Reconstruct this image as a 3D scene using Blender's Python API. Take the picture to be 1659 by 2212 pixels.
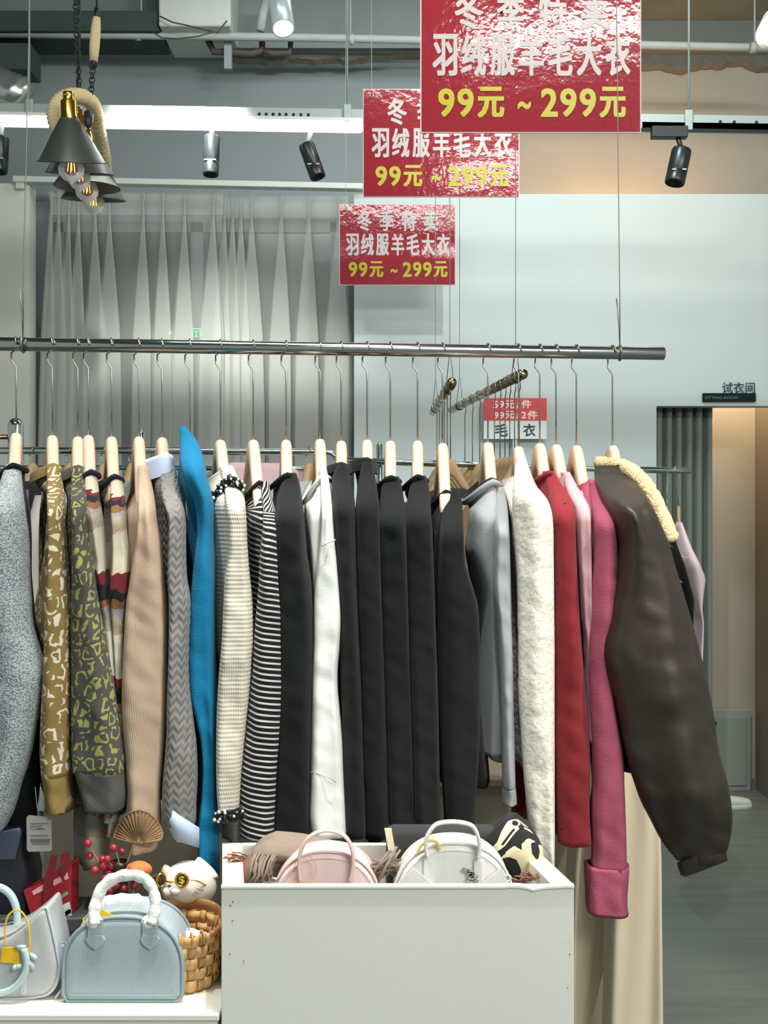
import bpy, math, random
from math import sin, cos, pi, radians, sqrt, atan2, exp
from mathutils import Vector, Matrix, noise as mnoise

random.seed(7)
for _o in list(bpy.data.objects):
    bpy.data.objects.remove(_o, do_unlink=True)
SC = bpy.context.scene
COL = SC.collection

# ------------------------------------------------------------------ camera, world, lights, exposure
F, CX, CY, EYE = 2500.0, 829.5, 1106.0, 1.5
cam_d = bpy.data.cameras.new('camera')
cam_d.sensor_fit = 'VERTICAL'
cam_d.sensor_height = 24.0
cam_d.lens = 24.0 * F / 2212.0
cam_d.clip_start = 0.05
cam = bpy.data.objects.new('camera', cam_d)
cam.location = (0, 0, EYE)
cam.rotation_euler = (pi / 2, 0, 0)
COL.objects.link(cam)
SC.camera = cam

SC.view_settings.view_transform = 'Standard'
SC.view_settings.look = 'None'
SC.view_settings.exposure = 0.0
SC.view_settings.gamma = 1.0
SC.view_settings.use_curve_mapping = False

world = bpy.data.worlds.new('shop_hall')
SC.world = world
world.use_nodes = True
_bg = world.node_tree.nodes['Background']
_bg.inputs[0].default_value = (0.80, 0.93, 0.92, 1)
_bg.inputs[1].default_value = 0.42


def area(name, loc, target, sx, sy, watts, color=(1, 1, 1)):
    d = bpy.data.lights.new(name, 'AREA')
    d.shape = 'RECTANGLE'
    d.size, d.size_y = sx, sy
    d.energy = watts
    d.color = color
    o = bpy.data.objects.new(name, d)
    o.location = loc
    v = Vector(target) - Vector(loc)
    o.rotation_euler = v.to_track_quat('-Z', 'Y').to_euler()
    COL.objects.link(o)
    return o


def spot(name, loc, target, watts, deg, blend=0.4, color=(1, 1, 1), size=0.04):
    d = bpy.data.lights.new(name, 'SPOT')
    d.energy = watts
    d.color = color
    d.spot_size = radians(deg)
    d.spot_blend = blend
    d.shadow_soft_size = size
    o = bpy.data.objects.new(name, d)
    o.location = loc
    v = Vector(target) - Vector(loc)
    o.rotation_euler = v.to_track_quat('-Z', 'Y').to_euler()
    COL.objects.link(o)
    return o


WARM = (1.0, 0.90, 0.76)
NEUT = (1.0, 0.985, 0.93)
COOL = (0.92, 0.985, 1.0)
# ceiling lamps over the shop front (behind and above the viewer) and one added for the back walls
area('ceiling_lamp_front', (1.15, 0.12, 3.86), (0.4, 2.6, 1.2), 1.5, 0.09, 24, NEUT)
area('ceiling_lamp_hall', (3.1, -1.5, 3.80), (0.0, 2.6, 0.9), 2.4, 0.5, 165, NEUT)
area('ceiling_lamp_rack', (-0.35, 1.95, 3.86), (-0.1, 2.5, 0.9), 2.2, 0.16, 46, NEUT)
area('added_back_wall_lamp', (0.5, 4.7, 3.88), (0.5, 5.6, 1.6), 2.8, 0.25, 20, COOL)  # unseen lamp added to light the back walls
spot('ceiling_spot_bin', (0.15, 1.86, 3.84), (0.05, 2.33, 0.75), 260, 36, 0.6, NEUT)
spot('ceiling_spot_table', (-0.72, 1.84, 3.84), (-0.62, 2.32, 0.60), 150, 36, 0.6, NEUT)
spot('track_lamp_curtain', (-0.75, 3.9, 3.3), (-0.85, 5.65, 1.45), 330, 60, 0.9, NEUT)
spot('added_partition_spot', (0.6, 3.4, 3.7), (0.7, 5.6, 1.7), 100, 100, 1.0, COOL)  # unseen spot added to brighten the white partition
spot('ceiling_spot_right', (1.75, 1.5, 3.6), (0.62, 2.9, 0.75), 240, 30, 0.5, WARM)
spot('fitting_room_uplight', (1.22, 5.95, 2.70), (1.20, 6.29, 3.35), 34, 130, 0.9, (1.0, 0.50, 0.18), 0.08)
spot('fitting_room_lamp', (1.80, 5.98, 2.50), (1.80, 6.29, 1.2), 38, 130, 0.9, (1.0, 0.72, 0.46), 0.06)


# ------------------------------------------------------------------ helpers
def P(px, py, d):
    return Vector(((px - CX) / F * d, d, EYE - (py - CY) / F * d))


def XP(px, d):
    return (px - CX) / F * d


def ZP(py, d):
    return EYE - (py - CY) / F * d


def lin(c):
    return tuple((v / 255 / 12.92) if v / 255 <= 0.04045 else ((v / 255 + 0.055) / 1.055) ** 2.4 for v in c) + (1.0,)


def smooth(t):
    t = max(0.0, min(1.0, t))
    return t * t * (3 - 2 * t)


def interp(tab, y):
    """Catmull-Rom through rows (y, a, b, ...)"""
    n = len(tab)
    if y <= tab[0][0]:
        return tab[0][1:]
    if y >= tab[-1][0]:
        return tab[-1][1:]
    for i in range(n - 1):
        if tab[i][0] <= y <= tab[i + 1][0]:
            break
    p0, p1, p2, p3 = tab[max(i - 1, 0)], tab[i], tab[i + 1], tab[min(i + 2, n - 1)]
    h = p2[0] - p1[0]
    t = (y - p1[0]) / h
    out = []
    for k in range(1, len(p1)):
        m1 = (p2[k] - p0[k]) / max(p2[0] - p0[0], 1e-6) * h
        m2 = (p3[k] - p1[k]) / max(p3[0] - p1[0], 1e-6) * h
        out.append((2 * t**3 - 3 * t**2 + 1) * p1[k] + (t**3 - 2 * t**2 + t) * m1 + (-2 * t**3 + 3 * t**2) * p2[k] + (t**3 - t**2) * m2)
    return tuple(out)


class MB:
    """collects verts, faces and per-corner uvs of one mesh"""

    def __init__(self):
        self.v, self.f, self.uv, self.mi, self.mats = [], [], [], [], None

    def face(self, idx, uvs=None, mi=0):
        self.f.append(tuple(idx))
        self.uv.append(uvs or [(0, 0)] * len(idx))
        self.mi.append(mi)

    def box(self, a, b, mi=0):
        x0, y0, z0 = a
        x1, y1, z1 = b
        n = len(self.v)
        self.v += [Vector(p) for p in ((x0, y0, z0), (x1, y0, z0), (x1, y1, z0), (x0, y1, z0), (x0, y0, z1), (x1, y0, z1), (x1, y1, z1), (x0, y1, z1))]
        for q, ax in (((0, 1, 5, 4), 1), ((1, 2, 6, 5), 0), ((2, 3, 7, 6), 1), ((3, 0, 4, 7), 0), ((4, 5, 6, 7), 2), ((3, 2, 1, 0), 2)):
            uvs = []
            for i in q:
                p = self.v[n + i]
                uvs.append((p.y, p.z) if ax == 0 else (p.x, p.z) if ax == 1 else (p.x, p.y))
            self.face([n + i for i in q], uvs, mi)
        return self

    def hexa(self, pts, mi=0):
        """8 points: bottom quad then top quad, counter-clockwise"""
        n = len(self.v)
        self.v += [Vector(p) for p in pts]
        for q in ((0, 1, 5, 4), (1, 2, 6, 5), (2, 3, 7, 6), (3, 0, 4, 7), (4, 5, 6, 7), (3, 2, 1, 0)):
            uvs = [(self.v[n + i].x, self.v[n + i].z) for i in q]
            self.face([n + i for i in q], uvs, mi)
        return self

    def loft(self, rings, closed=True, cap0=False, cap1=False, mi=0, vlen=None):
        n0 = len(self.v)
        m = len(rings[0])
        for r in rings:
            self.v += [Vector(p) for p in r]
        vacc = [0.0]
        for k in range(1, len(rings)):
            vacc.append(vacc[-1] + (Vector(rings[k][0]) - Vector(rings[k - 1][0])).length)
        us = []
        for r in rings:
            a = [0.0]
            for j in range(m if closed else m - 1):
                a.append(a[-1] + (Vector(r[(j + 1) % m]) - Vector(r[j])).length)
            us.append(a)
        for k in range(len(rings) - 1):
            for j in range(m if closed else m - 1):
                j2 = (j + 1) % m
                self.face((n0 + k * m + j, n0 + k * m + j2, n0 + (k + 1) * m + j2, n0 + (k + 1) * m + j),
                          [(us[k][j], vacc[k]), (us[k][j + 1], vacc[k]), (us[k + 1][j + 1], vacc[k + 1]), (us[k + 1][j], vacc[k + 1])], mi)
        for cap, k in ((cap0, 0), (cap1, len(rings) - 1)):
            if cap:
                c = Vector((0, 0, 0))
                for p in rings[k]:
                    c += Vector(p)
                c /= m
                ci = len(self.v)
                self.v.append(c)
                for j in range(m):
                    a, b = n0 + k * m + j, n0 + k * m + (j + 1) % m
                    self.face((ci, b, a) if k == 0 else (ci, a, b), [(0, vacc[k])] * 3, mi)
        return self

    def tube(self, pts, r, seg=8, closed=False, caps=True, flat=1.0, mi=0):
        pts = [Vector(p) for p in pts]
        n = len(pts)
        rr = r if isinstance(r, (list, tuple)) else [r] * n
        rings = []
        up = None
        for i in range(n):
            if closed:
                t = pts[(i + 1) % n] - pts[i - 1]
            else:
                t = pts[min(i + 1, n - 1)] - pts[max(i - 1, 0)]
            if t.length < 1e-9:
                t = Vector((0, 0, 1))
            t.normalize()
            if up is None:
                up = Vector((0, 0, 1)) if abs(t.z) < 0.9 else Vector((1, 0, 0))
            s = t.cross(up)
            if s.length < 1e-6:
                s = t.cross(Vector((0, 1, 0)))
            s.normalize()
            up = s.cross(t).normalized()
            rings.append([pts[i] + s * cos(2 * pi * j / seg) * rr[i] + up * sin(2 * pi * j / seg) * rr[i] * flat for j in range(seg)])
        if closed:
            rings.append(rings[0])
        return self.loft(rings, True, caps and not closed, caps and not closed, mi)

    def lathe(self, prof, seg=32, centre=(0, 0, 0), cap0=False, cap1=False, mat=None, mi=0):
        c = Vector(centre)
        rings = []
        for r, z in prof:
            ring = []
            for j in range(seg):
                p = Vector((r * cos(2 * pi * j / seg), r * sin(2 * pi * j / seg), z))
                if mat is not None:
                    p = mat @ p
                ring.append(p + c)
            rings.append(ring)
        return self.loft(rings, True, cap0, cap1, mi)

    def ball(self, c, r, seg=12, rings=8, mi=0):
        r = r if isinstance(r, (list, tuple)) else (r, r, r)
        rg = []
        for k in range(rings + 1):
            a = -pi / 2 + pi * k / rings
            ca = max(cos(a), 0.02)
            rg.append([Vector((c[0] + r[0] * ca * cos(2 * pi * j / seg), c[1] + r[1] * ca * sin(2 * pi * j / seg), c[2] + r[2] * sin(a))) for j in range(seg)])
        return self.loft(rg, True, True, True, mi)

    def prism(self, outline, y0, y1, mi=0, bev=0.0, puff=0.0):
        """outline in (x, z), extruded along y, optionally with an inset bevel on both faces"""
        n = len(outline)
        cx = sum(p[0] for p in outline) / n
        cz = sum(p[1] for p in outline) / n

        def ins(k):
            out = []
            for x, z in outline:
                l = max(sqrt((x - cx) ** 2 + (z - cz) ** 2), 1e-6)
                out.append((x - (x - cx) / l * k, z - (z - cz) / l * k))
            return out
        rings = []
        if bev > 0:
            for s in (0.25, 0.5, 0.72, 0.88):
                rings.append([(cx + (x - cx) * s, y0 - puff * (1 - s * s), cz + (z - cz) * s) for x, z in ins(bev)])
            rings.append([(x, y0, z) for x, z in ins(bev)])
            rings.append([(x, y0 + bev * 0.3, z) for x, z in ins(bev * 0.3)])
        rings.append([(x, y0 + bev, z) for x, z in outline])
        rings.append([(x, y1 - bev, z) for x, z in outline])
        if bev > 0:
            rings.append([(x, y1 - bev * 0.3, z) for x, z in ins(bev * 0.3)])
            rings.append([(x, y1, z) for x, z in ins(bev)])
            for s in (0.88, 0.72, 0.5, 0.25):
                rings.append([(cx + (x - cx) * s, y1 + puff * (1 - s * s), cz + (z - cz) * s) for x, z in ins(bev)])
        base = len(self.v)
        self.loft(rings, True, True, True, mi)
        # planar uvs for caps and sides
        for fi in range(len(self.f) - (len(rings) - 1) * n - 2 * n, len(self.f)):
            self.uv[fi] = [(self.v[i].x, self.v[i].z) for i in self.f[fi]]
        return self


WL = {}


def tag(o, label=None, cat=None, group=None, kind=None):
    if label:
        o['label'] = label
    if cat:
        o['category'] = cat
    if group:
        o['group'] = group
    if kind:
        o['kind'] = kind
    return o


def build(name, mb, mat, parent=None, smooth_=True, label=None, bevel=0.0, sub=0):
    me = bpy.data.meshes.new(name)
    if parent is None:
        xs = [p.x for p in mb.v]
        ys = [p.y for p in mb.v]
        zs = [p.z for p in mb.v]
        org = Vector(((min(xs) + max(xs)) / 2, (min(ys) + max(ys)) / 2, min(zs)))
    else:
        org = WL[parent.name]
    me.from_pydata([tuple(p - org) for p in mb.v], [], mb.f)
    uvl = me.uv_layers.new(name='UVMap')
    flat = []
    for u in mb.uv:
        for a in u:
            flat += [a[0], a[1]]
    uvl.data.foreach_set('uv', flat)
    mats = mat if isinstance(mat, (list, tuple)) else [mat]
    for m in mats:
        me.materials.append(m)
    if len(mats) > 1:
        me.polygons.foreach_set('material_index', mb.mi)
    me.polygons.foreach_set('use_smooth', [bool(smooth_)] * len(me.polygons))
    me.update()
    o = bpy.data.objects.new(name, me)
    COL.objects.link(o)
    if parent is None:
        o.location = org
    else:
        o.parent = parent
    WL[o.name] = org
    if bevel > 0:
        b = o.modifiers.new('bevel', 'BEVEL')
        b.width = bevel
        b.segments = 2
        b.limit_method = 'ANGLE'
    if sub:
        s = o.modifiers.new('sub', 'SUBSURF')
        s.levels = s.render_levels = sub
    if label:
        o['label'] = label
    return o


def thing(name, label, cat, loc, group=None):
    o = bpy.data.objects.new(name, None)
    o.empty_display_size = 0.05
    COL.objects.link(o)
    o.location = loc
    WL[o.name] = Vector(loc)
    return tag(o, label, cat, group)


def struct(name, mb, mat, smooth_=False, bevel=0.0):
    return tag(build(name, mb, mat, None, smooth_, bevel=bevel), kind='structure')


# ------------------------------------------------------------------ materials
MATS = {}


def new_mat(name):
    m = bpy.data.materials.new(name)
    m.use_nodes = True
    nt = m.node_tree
    return m, nt, nt.nodes['Principled BSDF']


def N(nt, t, **kw):
    n = nt.nodes.new(t)
    for k, v in kw.items():
        setattr(n, k, v)
    return n


def uvn(nt, sx=1, sy=1):
    tc = N(nt, 'ShaderNodeTexCoord')
    mp = N(nt, 'ShaderNodeMapping')
    mp.inputs['Scale'].default_value = (sx, sy, 1)
    nt.links.new(tc.outputs['UV'], mp.inputs['Vector'])
    return mp.outputs[0]


def objn(nt, s=(1, 1, 1)):
    tc = N(nt, 'ShaderNodeTexCoord')
    mp = N(nt, 'ShaderNodeMapping')
    mp.inputs['Scale'].default_value = s
    nt.links.new(tc.outputs['Object'], mp.inputs['Vector'])
    return mp.outputs[0]


def math_(nt, op, a, b=None, c=None):
    n = N(nt, 'ShaderNodeMath', operation=op)
    for i, x in enumerate((a, b, c)):
        if x is None:
            continue
        if isinstance(x, (int, float)):
            n.inputs[i].default_value = x
        else:
            nt.links.new(x, n.inputs[i])
    return n.outputs[0]


def mixc(nt, fac, a, b):
    n = N(nt, 'ShaderNodeMix', data_type='RGBA')
    if isinstance(fac, (int, float)):
        n.inputs[0].default_value = fac
    else:
        nt.links.new(fac, n.inputs[0])
    for i, x in ((6, a), (7, b)):
        if isinstance(x, tuple):
            n.inputs[i].default_value = x
        else:
            nt.links.new(x, n.inputs[i])
    return n.outputs[2]


def noise(nt, vec, scale, detail=2, rough=0.5):
    n = N(nt, 'ShaderNodeTexNoise')
    n.inputs['Scale'].default_value = scale
    n.inputs['Detail'].default_value = detail
    n.inputs['Roughness'].default_value = rough
    nt.links.new(vec, n.inputs['Vector'])
    return n


def bump(nt, bs, height, strength, dist):
    b = N(nt, 'ShaderNodeBump')
    b.inputs['Strength'].default_value = strength
    b.inputs['Distance'].default_value = dist
    nt.links.new(height, b.inputs['Height'])
    nt.links.new(b.outputs[0], bs.inputs['Normal'])
    return b


def plain(name, c, rough=0.6, metal=0.0, spec=0.5, emit=None, es=1.0, noise_amt=0.0, nscale=40, coat=0.0, trans=0.0, bmp=0.0):
    if name in MATS:
        return MATS[name]
    m, nt, bs = new_mat(name)
    col = lin(c)
    bs.inputs['Base Color'].default_value = col
    bs.inputs['Roughness'].default_value = rough
    bs.inputs['Metallic'].default_value = metal
    bs.inputs['Specular IOR Level'].default_value = spec
    bs.inputs['Coat Weight'].default_value = coat
    bs.inputs['Transmission Weight'].default_value = trans
    if emit:
        bs.inputs['Emission Color'].default_value = lin(emit)
        bs.inputs['Emission Strength'].default_value = es
    if noise_amt > 0 or bmp > 0:
        nz = noise(nt, objn(nt), nscale, 4)
        if noise_amt > 0:
            dk = tuple(v * (1 - noise_amt) for v in col[:3]) + (1,)
            lt = tuple(min(1, v * (1 + noise_amt)) for v in col[:3]) + (1,)
            nt.links.new(mixc(nt, nz.outputs[0], dk, lt), bs.inputs['Base Color'])
        if bmp > 0:
            bump(nt, bs, nz.outputs[0], 0.6, bmp)
    MATS[name] = m
    return m


def cloth(name, c, kind='knit', c2=None, amt=0.12, rough=0.9, scale=1.0, sheen=0.06, bstr=0.5):
    """fabrics; pattern coordinates are metres along and across the cloth"""
    if name in MATS:
        return MATS[name]
    m, nt, bs = new_mat(name)
    bs.inputs['Roughness'].default_value = rough
    bs.inputs['Specular IOR Level'].default_value = 0.2
    bs.inputs['Sheen Weight'].default_value = sheen
    bs.inputs['Sheen Roughness'].default_value = 0.5
    uv = uvn(nt)
    sep = N(nt, 'ShaderNodeSeparateXYZ')
    nt.links.new(uv, sep.inputs[0])
    U, V = sep.outputs[0], sep.outputs[1]
    col = lin(c)
    col2 = lin(c2) if c2 else tuple(v * (1 - amt * 3) for v in col[:3]) + (1,)
    fine = noise(nt, uv, 420 * scale, 3)
    base = mixc(nt, fine.outputs[0], tuple(v * (1 - amt) for v in col[:3]) + (1,), tuple(min(1, v * (1 + amt)) for v in col[:3]) + (1,))
    h = fine.outputs[0]
    hd = 0.0012
    if kind == 'knit':
        w = math_(nt, 'SINE', math_(nt, 'MULTIPLY', U, 900 * scale))
        w2 = math_(nt, 'SINE', math_(nt, 'MULTIPLY', V, 700 * scale))
        h = math_(nt, 'ADD', math_(nt, 'MULTIPLY', math_(nt, 'MULTIPLY', w, w2), 0.3), fine.outputs[0])
    elif kind == 'rib':
        w = math_(nt, 'SINE', math_(nt, 'MULTIPLY', U, 1300 * scale))
        h = math_(nt, 'ADD', math_(nt, 'MULTIPLY', w, 0.4), fine.outputs[0])
        hd = 0.0015
    elif kind == 'boucle':
        vor = N(nt, 'ShaderNodeTexVoronoi')
        vor.inputs['Scale'].default_value = 260 * scale
        nt.links.new(uv, vor.inputs['Vector'])
        base = mixc(nt, math_(nt, 'MULTIPLY', vor.outputs['Distance'], 1.3), col, col2)
        h = math_(nt, 'SUBTRACT', 1.0, vor.outputs['Distance'])
        hd = 0.004
    elif kind == 'waffle':
        a = math_(nt, 'SINE', math_(nt, 'MULTIPLY', math_(nt, 'ADD', U, math_(nt, 'MULTIPLY', V, 0.55)), 620 * scale))
        b = math_(nt, 'SINE', math_(nt, 'MULTIPLY', math_(nt, 'SUBTRACT', U, math_(nt, 'MULTIPLY', V, 0.55)), 620 * scale))
        h = math_(nt, 'MULTIPLY', a, b)
        msk = math_(nt, 'GREATER_THAN', h, 0.25)
        base = mixc(nt, math_(nt, 'MULTIPLY', msk, 0.4), col, col2)
        hd = 0.0014
    elif kind == 'cable':
        tri = math_(nt, 'PINGPONG', math_(nt, 'ADD', U, 0.003), 0.011)
        s = math_(nt, 'SINE', math_(nt, 'ADD', math_(nt, 'MULTIPLY', V, 330 * scale), math_(nt, 'MULTIPLY', tri, 420)))
        rows = math_(nt, 'SINE', math_(nt, 'MULTIPLY', U, 285))
        h = math_(nt, 'ADD', math_(nt, 'MULTIPLY', s, 0.5), math_(nt, 'MULTIPLY', rows, 0.7))
        base = mixc(nt, math_(nt, 'MULTIPLY', math_(nt, 'LESS_THAN', h, -0.5), 0.12), base, col2)
        hd = 0.0028
    elif kind == 'stripe':
        ph = math_(nt, 'FRACT', math_(nt, 'MULTIPLY', math_(nt, 'ADD', V, math_(nt, 'MULTIPLY', U, -0.15)), 83.0 * scale))
        msk = math_(nt, 'GREATER_THAN', ph, 0.66)
        base = mixc(nt, msk, base, col2)
    elif kind == 'vstripe':
        ph = math_(nt, 'FRACT', math_(nt, 'MULTIPLY', U, 95.0 * scale))
        msk = math_(nt, 'GREATER_THAN', ph, 0.62)
        base = mixc(nt, msk, base, col2)
    elif kind == 'leopard':
        wob = noise(nt, uv, 55, 2)
        vadd = N(nt, 'ShaderNodeVectorMath', operation='MULTIPLY_ADD')
        nt.links.new(wob.outputs['Color'], vadd.inputs[0])
        vadd.inputs[1].default_value = (0.018, 0.018, 0.0)
        nt.links.new(uv, vadd.inputs[2])
        vor = N(nt, 'ShaderNodeTexVoronoi')
        vor.feature = 'DISTANCE_TO_EDGE'
        vor.inputs['Scale'].default_value = 27 * scale
        vor.inputs['Randomness'].default_value = 0.8
        nt.links.new(vadd.outputs[0], vor.inputs['Vector'])
        d = vor.outputs['Distance']
        band = math_(nt, 'MULTIPLY', math_(nt, 'GREATER_THAN', d, 0.11), math_(nt, 'LESS_THAN', d, 0.245))
        brk = noise(nt, uv, 48 * scale, 0)
        gap = math_(nt, 'GREATER_THAN', brk.outputs[0], 0.42)
        base = mixc(nt, math_(nt, 'MULTIPLY', band, gap), base, col2)
    elif kind == 'lace':
        vor = N(nt, 'ShaderNodeTexVoronoi')
        vor.inputs['Scale'].default_value = 60 * scale
        nt.links.new(uv, vor.inputs['Vector'])
        nz = noise(nt, uv, 110, 3, 0.6)
        hole = math_(nt, 'MULTIPLY', math_(nt, 'GREATER_THAN', nz.outputs[0], 0.58), 0.6)
        base = mixc(nt, hole, col, col2)
        h = math_(nt, 'ADD', math_(nt, 'MULTIPLY', nz.outputs[0], 1.0), vor.outputs['Distance'])
        hd = 0.0022
    elif kind == 'dots':
        vor = N(nt, 'ShaderNodeTexVoronoi')
        vor.inputs['Scale'].default_value = 26 * scale
        vor.inputs['Randomness'].default_value = 0.5
        nt.links.new(uv, vor.inputs['Vector'])
        msk = math_(nt, 'LESS_THAN', vor.outputs['Distance'], 0.10)
        base = mixc(nt, msk, base, col2)
    elif kind == 'fuzz':
        h = noise(nt, uv, 240, 4, 0.7).outputs[0]
        hd = 0.004
    elif kind == 'denim':
        nz = noise(nt, uvn(nt, 1, 2.0), 240, 5, 0.8)
        base = mixc(nt, nz.outputs[0], col2, col)
        h = nz.outputs[0]
    elif kind == 'colourwork':
        nzz = noise(nt, uv, 34, 1)
        vv = math_(nt, 'ADD', math_(nt, 'MULTIPLY', V, 4.6 * scale), math_(nt, 'MULTIPLY', math_(nt, 'SUBTRACT', nzz.outputs[0], 0.5), 0.28))
        ramp = N(nt, 'ShaderNodeValToRGB')
        ramp.color_ramp.interpolation = 'CONSTANT'
        el = ramp.color_ramp.elements
        cols = [(0.0, (206, 198, 176)), (0.30, (112, 34, 42)), (0.42, (30, 30, 36)), (0.53, (134, 92, 58)), (0.62, (150, 148, 144)), (0.74, (176, 160, 136)), (0.86, (206, 200, 186))]
        el[0].position, el[0].color = cols[0][0], lin(cols[0][1])
        el[1].position, el[1].color = cols[1][0], lin(cols[1][1])
        for p_, c_ in cols[2:]:
            e = el.new(p_)
            e.color = lin(c_)
        nt.links.new(math_(nt, 'FRACT', vv), ramp.inputs[0])
        base = mixc(nt, math_(nt, 'MULTIPLY', fine.outputs[0], 0.3), ramp.outputs[0], (0.02, 0.02, 0.02, 1))
    nt.links.new(base, bs.inputs['Base Color'])
    bump(nt, bs, h, bstr, hd)
    MATS[name] = m
    return m


def leather(name, c, rough=0.42, c2=None):
    if name in MATS:
        return MATS[name]
    m, nt, bs = new_mat(name)
    col = lin(c)
    uv = uvn(nt)
    nz = noise(nt, uvn(nt, 22, 3.5), 1.0, 3)
    nt.links.new(mixc(nt, nz.outputs[0], tuple(v * 0.75 for v in col[:3]) + (1,), lin(c2) if c2 else tuple(min(1, v * 1.35) for v in col[:3]) + (1,)), bs.inputs['Base Color'])
    bs.inputs['Roughness'].default_value = rough
    g = noise(nt, uv, 300, 3)
    bump(nt, bs, g.outputs[0], 0.25, 0.0012)
    MATS[name] = m
    return m


def metal(name, c, rough=0.25):
    return plain(name, c, rough, 1.0)


def wood(name, c, c2, rough=0.5, stretch=(60, 6, 6)):
    if name in MATS:
        return MATS[name]
    m, nt, bs = new_mat(name)
    nz = noise(nt, objn(nt, stretch), 1.6, 4)
    nt.links.new(mixc(nt, nz.outputs[0], lin(c), lin(c2)), bs.inputs['Base Color'])
    bs.inputs['Roughness'].default_value = rough
    bs.inputs['Specular IOR Level'].default_value = 0.3
    MATS[name] = m
    return m


def bold_text(mb, s, x0, x1, z0, z1, y, wx=0.03, wz=0.014, off=0.006):
    """heavy lettering: the same glyph laid a few times within its box"""
    dx, dz = (x1 - x0) * wx, (z1 - z0) * wz
    for i, (a, b) in enumerate(((-1, -1), (1, -1), (-1, 1), (1, 1), (0, 0))):
        text_mesh(mb, s, x0 + dx + a * dx, x1 - dx + a * dx, z0 + dz + b * dz, z1 - dz + b * dz, y - 0.00004 * i, off)


def text_mesh(mb_target, s, x0, x1, z0, z1, y, bold=0.0, thick=0.0006, mirror=False, mi=0):
    """lettering fitted to the rectangle x0..x1, z0..z1 facing -Y at depth y"""
    cu = bpy.data.curves.new('lettering', 'FONT')
    cu.body = s
    cu.size = 1.0
    cu.offset = bold
    cu.resolution_u = 3
    tmp = bpy.data.objects.new('lettering_tmp', cu)
    COL.objects.link(tmp)
    dg = bpy.context.evaluated_depsgraph_get()
    dg.update()
    me = bpy.data.meshes.new_from_object(tmp.evaluated_get(dg))
    bpy.data.objects.remove(tmp, do_unlink=True)
    if not len(me.vertices):
        print('EMPTY TEXT', s)
        return
    xs = [v.co.x for v in me.vertices]
    ys = [v.co.y for v in me.vertices]
    ax, bx, ay, by = min(xs), max(xs), min(ys), max(ys)
    n0 = len(mb_target.v)
    for v in me.vertices:
        u = (v.co.x - ax) / (bx - ax)
        if mirror:
            u = 1 - u
        mb_target.v.append(Vector((x0 + u * (x1 - x0), y - thick, z0 + (v.co.y - ay) / (by - ay) * (z1 - z0))))
    for p in me.polygons:
        mb_target.face([n0 + i for i in p.vertices], None, mi)
    bpy.data.meshes.remove(me)
    bpy.data.curves.remove(cu)

# ================================================================== the setting
DP = 5.6      # depth of the white partition with the fitting-room doorway
DW = 6.3      # wall behind the fitting room
DL = 5.82     # wall behind the sheer curtains
M_WALL = plain('white_partition_paint', (192, 204, 202), 0.75, noise_amt=0.03, nscale=3)
M_WALLL = plain('cream_partition_paint', (216, 216, 206), 0.75, noise_amt=0.03, nscale=3)
M_GREY = plain('grey_wall_paint', (136, 145, 146), 0.85, noise_amt=0.06, nscale=4)
M_PLASTER = plain('bare_plaster', (176, 172, 160), 0.9, noise_amt=0.08, nscale=5)
M_CEIL = plain('dark_ceiling_concrete', (118, 126, 122), 0.95, noise_amt=0.25, nscale=7)
M_FIT = plain('fitting_room_wall_paint', (176, 172, 158), 0.8)

m, nt, bs = new_mat('grey_floor')
v = objn(nt, (1, 1, 1))
v2 = objn(nt, (0.5, 6, 1))
nz = noise(nt, v2, 5, 4)
nt.links.new(mixc(nt, nz.outputs[0], lin((92, 101, 97)), lin((126, 134, 128))), bs.inputs['Base Color'])
bs.inputs['Roughness'].default_value = 0.42
M_FLOOR = m

struct('floor', MB().box((-5, -2.5, -0.1), (5, 7.2, 0)), M_FLOOR)
struct('ceiling', MB().box((-5, -2.5, 4.09), (5, 7.2, 4.2)), M_CEIL)

mb = MB()
mb.box((-5, DL, 0), (XP(1000, DL), DL + 0.12, 4.09))
struct('wall_back_left', mb, M_GREY)
mb = MB()
mb.box((XP(1000, DL), DL + 0.02, 0), (XP(1000, DL) + 0.1, DW, 4.09))
mb.box((XP(1000, DL), DW, 0), (5, DW + 0.12, 4.09))
struct('wall_back_right', mb, M_PLASTER)

# white partition: right of the curtains, with the doorway
zt = ZP(419, DP)
xa, xd0, xd1 = XP(765, DP), XP(1418, DP), XP(1642, DP)
zd = ZP(877, DP)
mb = MB()
mb.box((xa, DP, 0), (xd0, DP + 0.1, zt))
mb.box((xd0, DP, zd), (xd1, DP + 0.1, zt))
mb.box((xd1, DP, zd), (4.2, DP + 0.1, zt))
struct('wall_partition_right', mb, M_WALL)
mb = MB()
mb.box((-5, DP, 0), (XP(64, DP), DP + 0.1, ZP(396, DP)))
struct('wall_partition_left', mb, M_WALLL)

# fitting room: side return, back wall lining and skirting
mb = MB()
mb.box((XP(1640, 6.2), DP + 0.1, 0), (XP(1640, 6.2) + 0.06, DW, 2.6))
struct('wall_fitting_side', mb, plain('brown_side_panel', (140, 128, 112), 0.6))
mb = MB().box((xd0 - 0.3, DW - 0.03, 0), (XP(1640, 6.2), DW - 0.002, 2.9))
struct('wall_fitting_back', mb, M_FIT)
mb = MB().box((xd0 - 0.3, DW - 0.045, 0), (XP(1640, 6.2), DW - 0.03, 0.06))
struct('baseboard_fitting', mb, plain('skirting', (120, 126, 120), 0.6))

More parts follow.
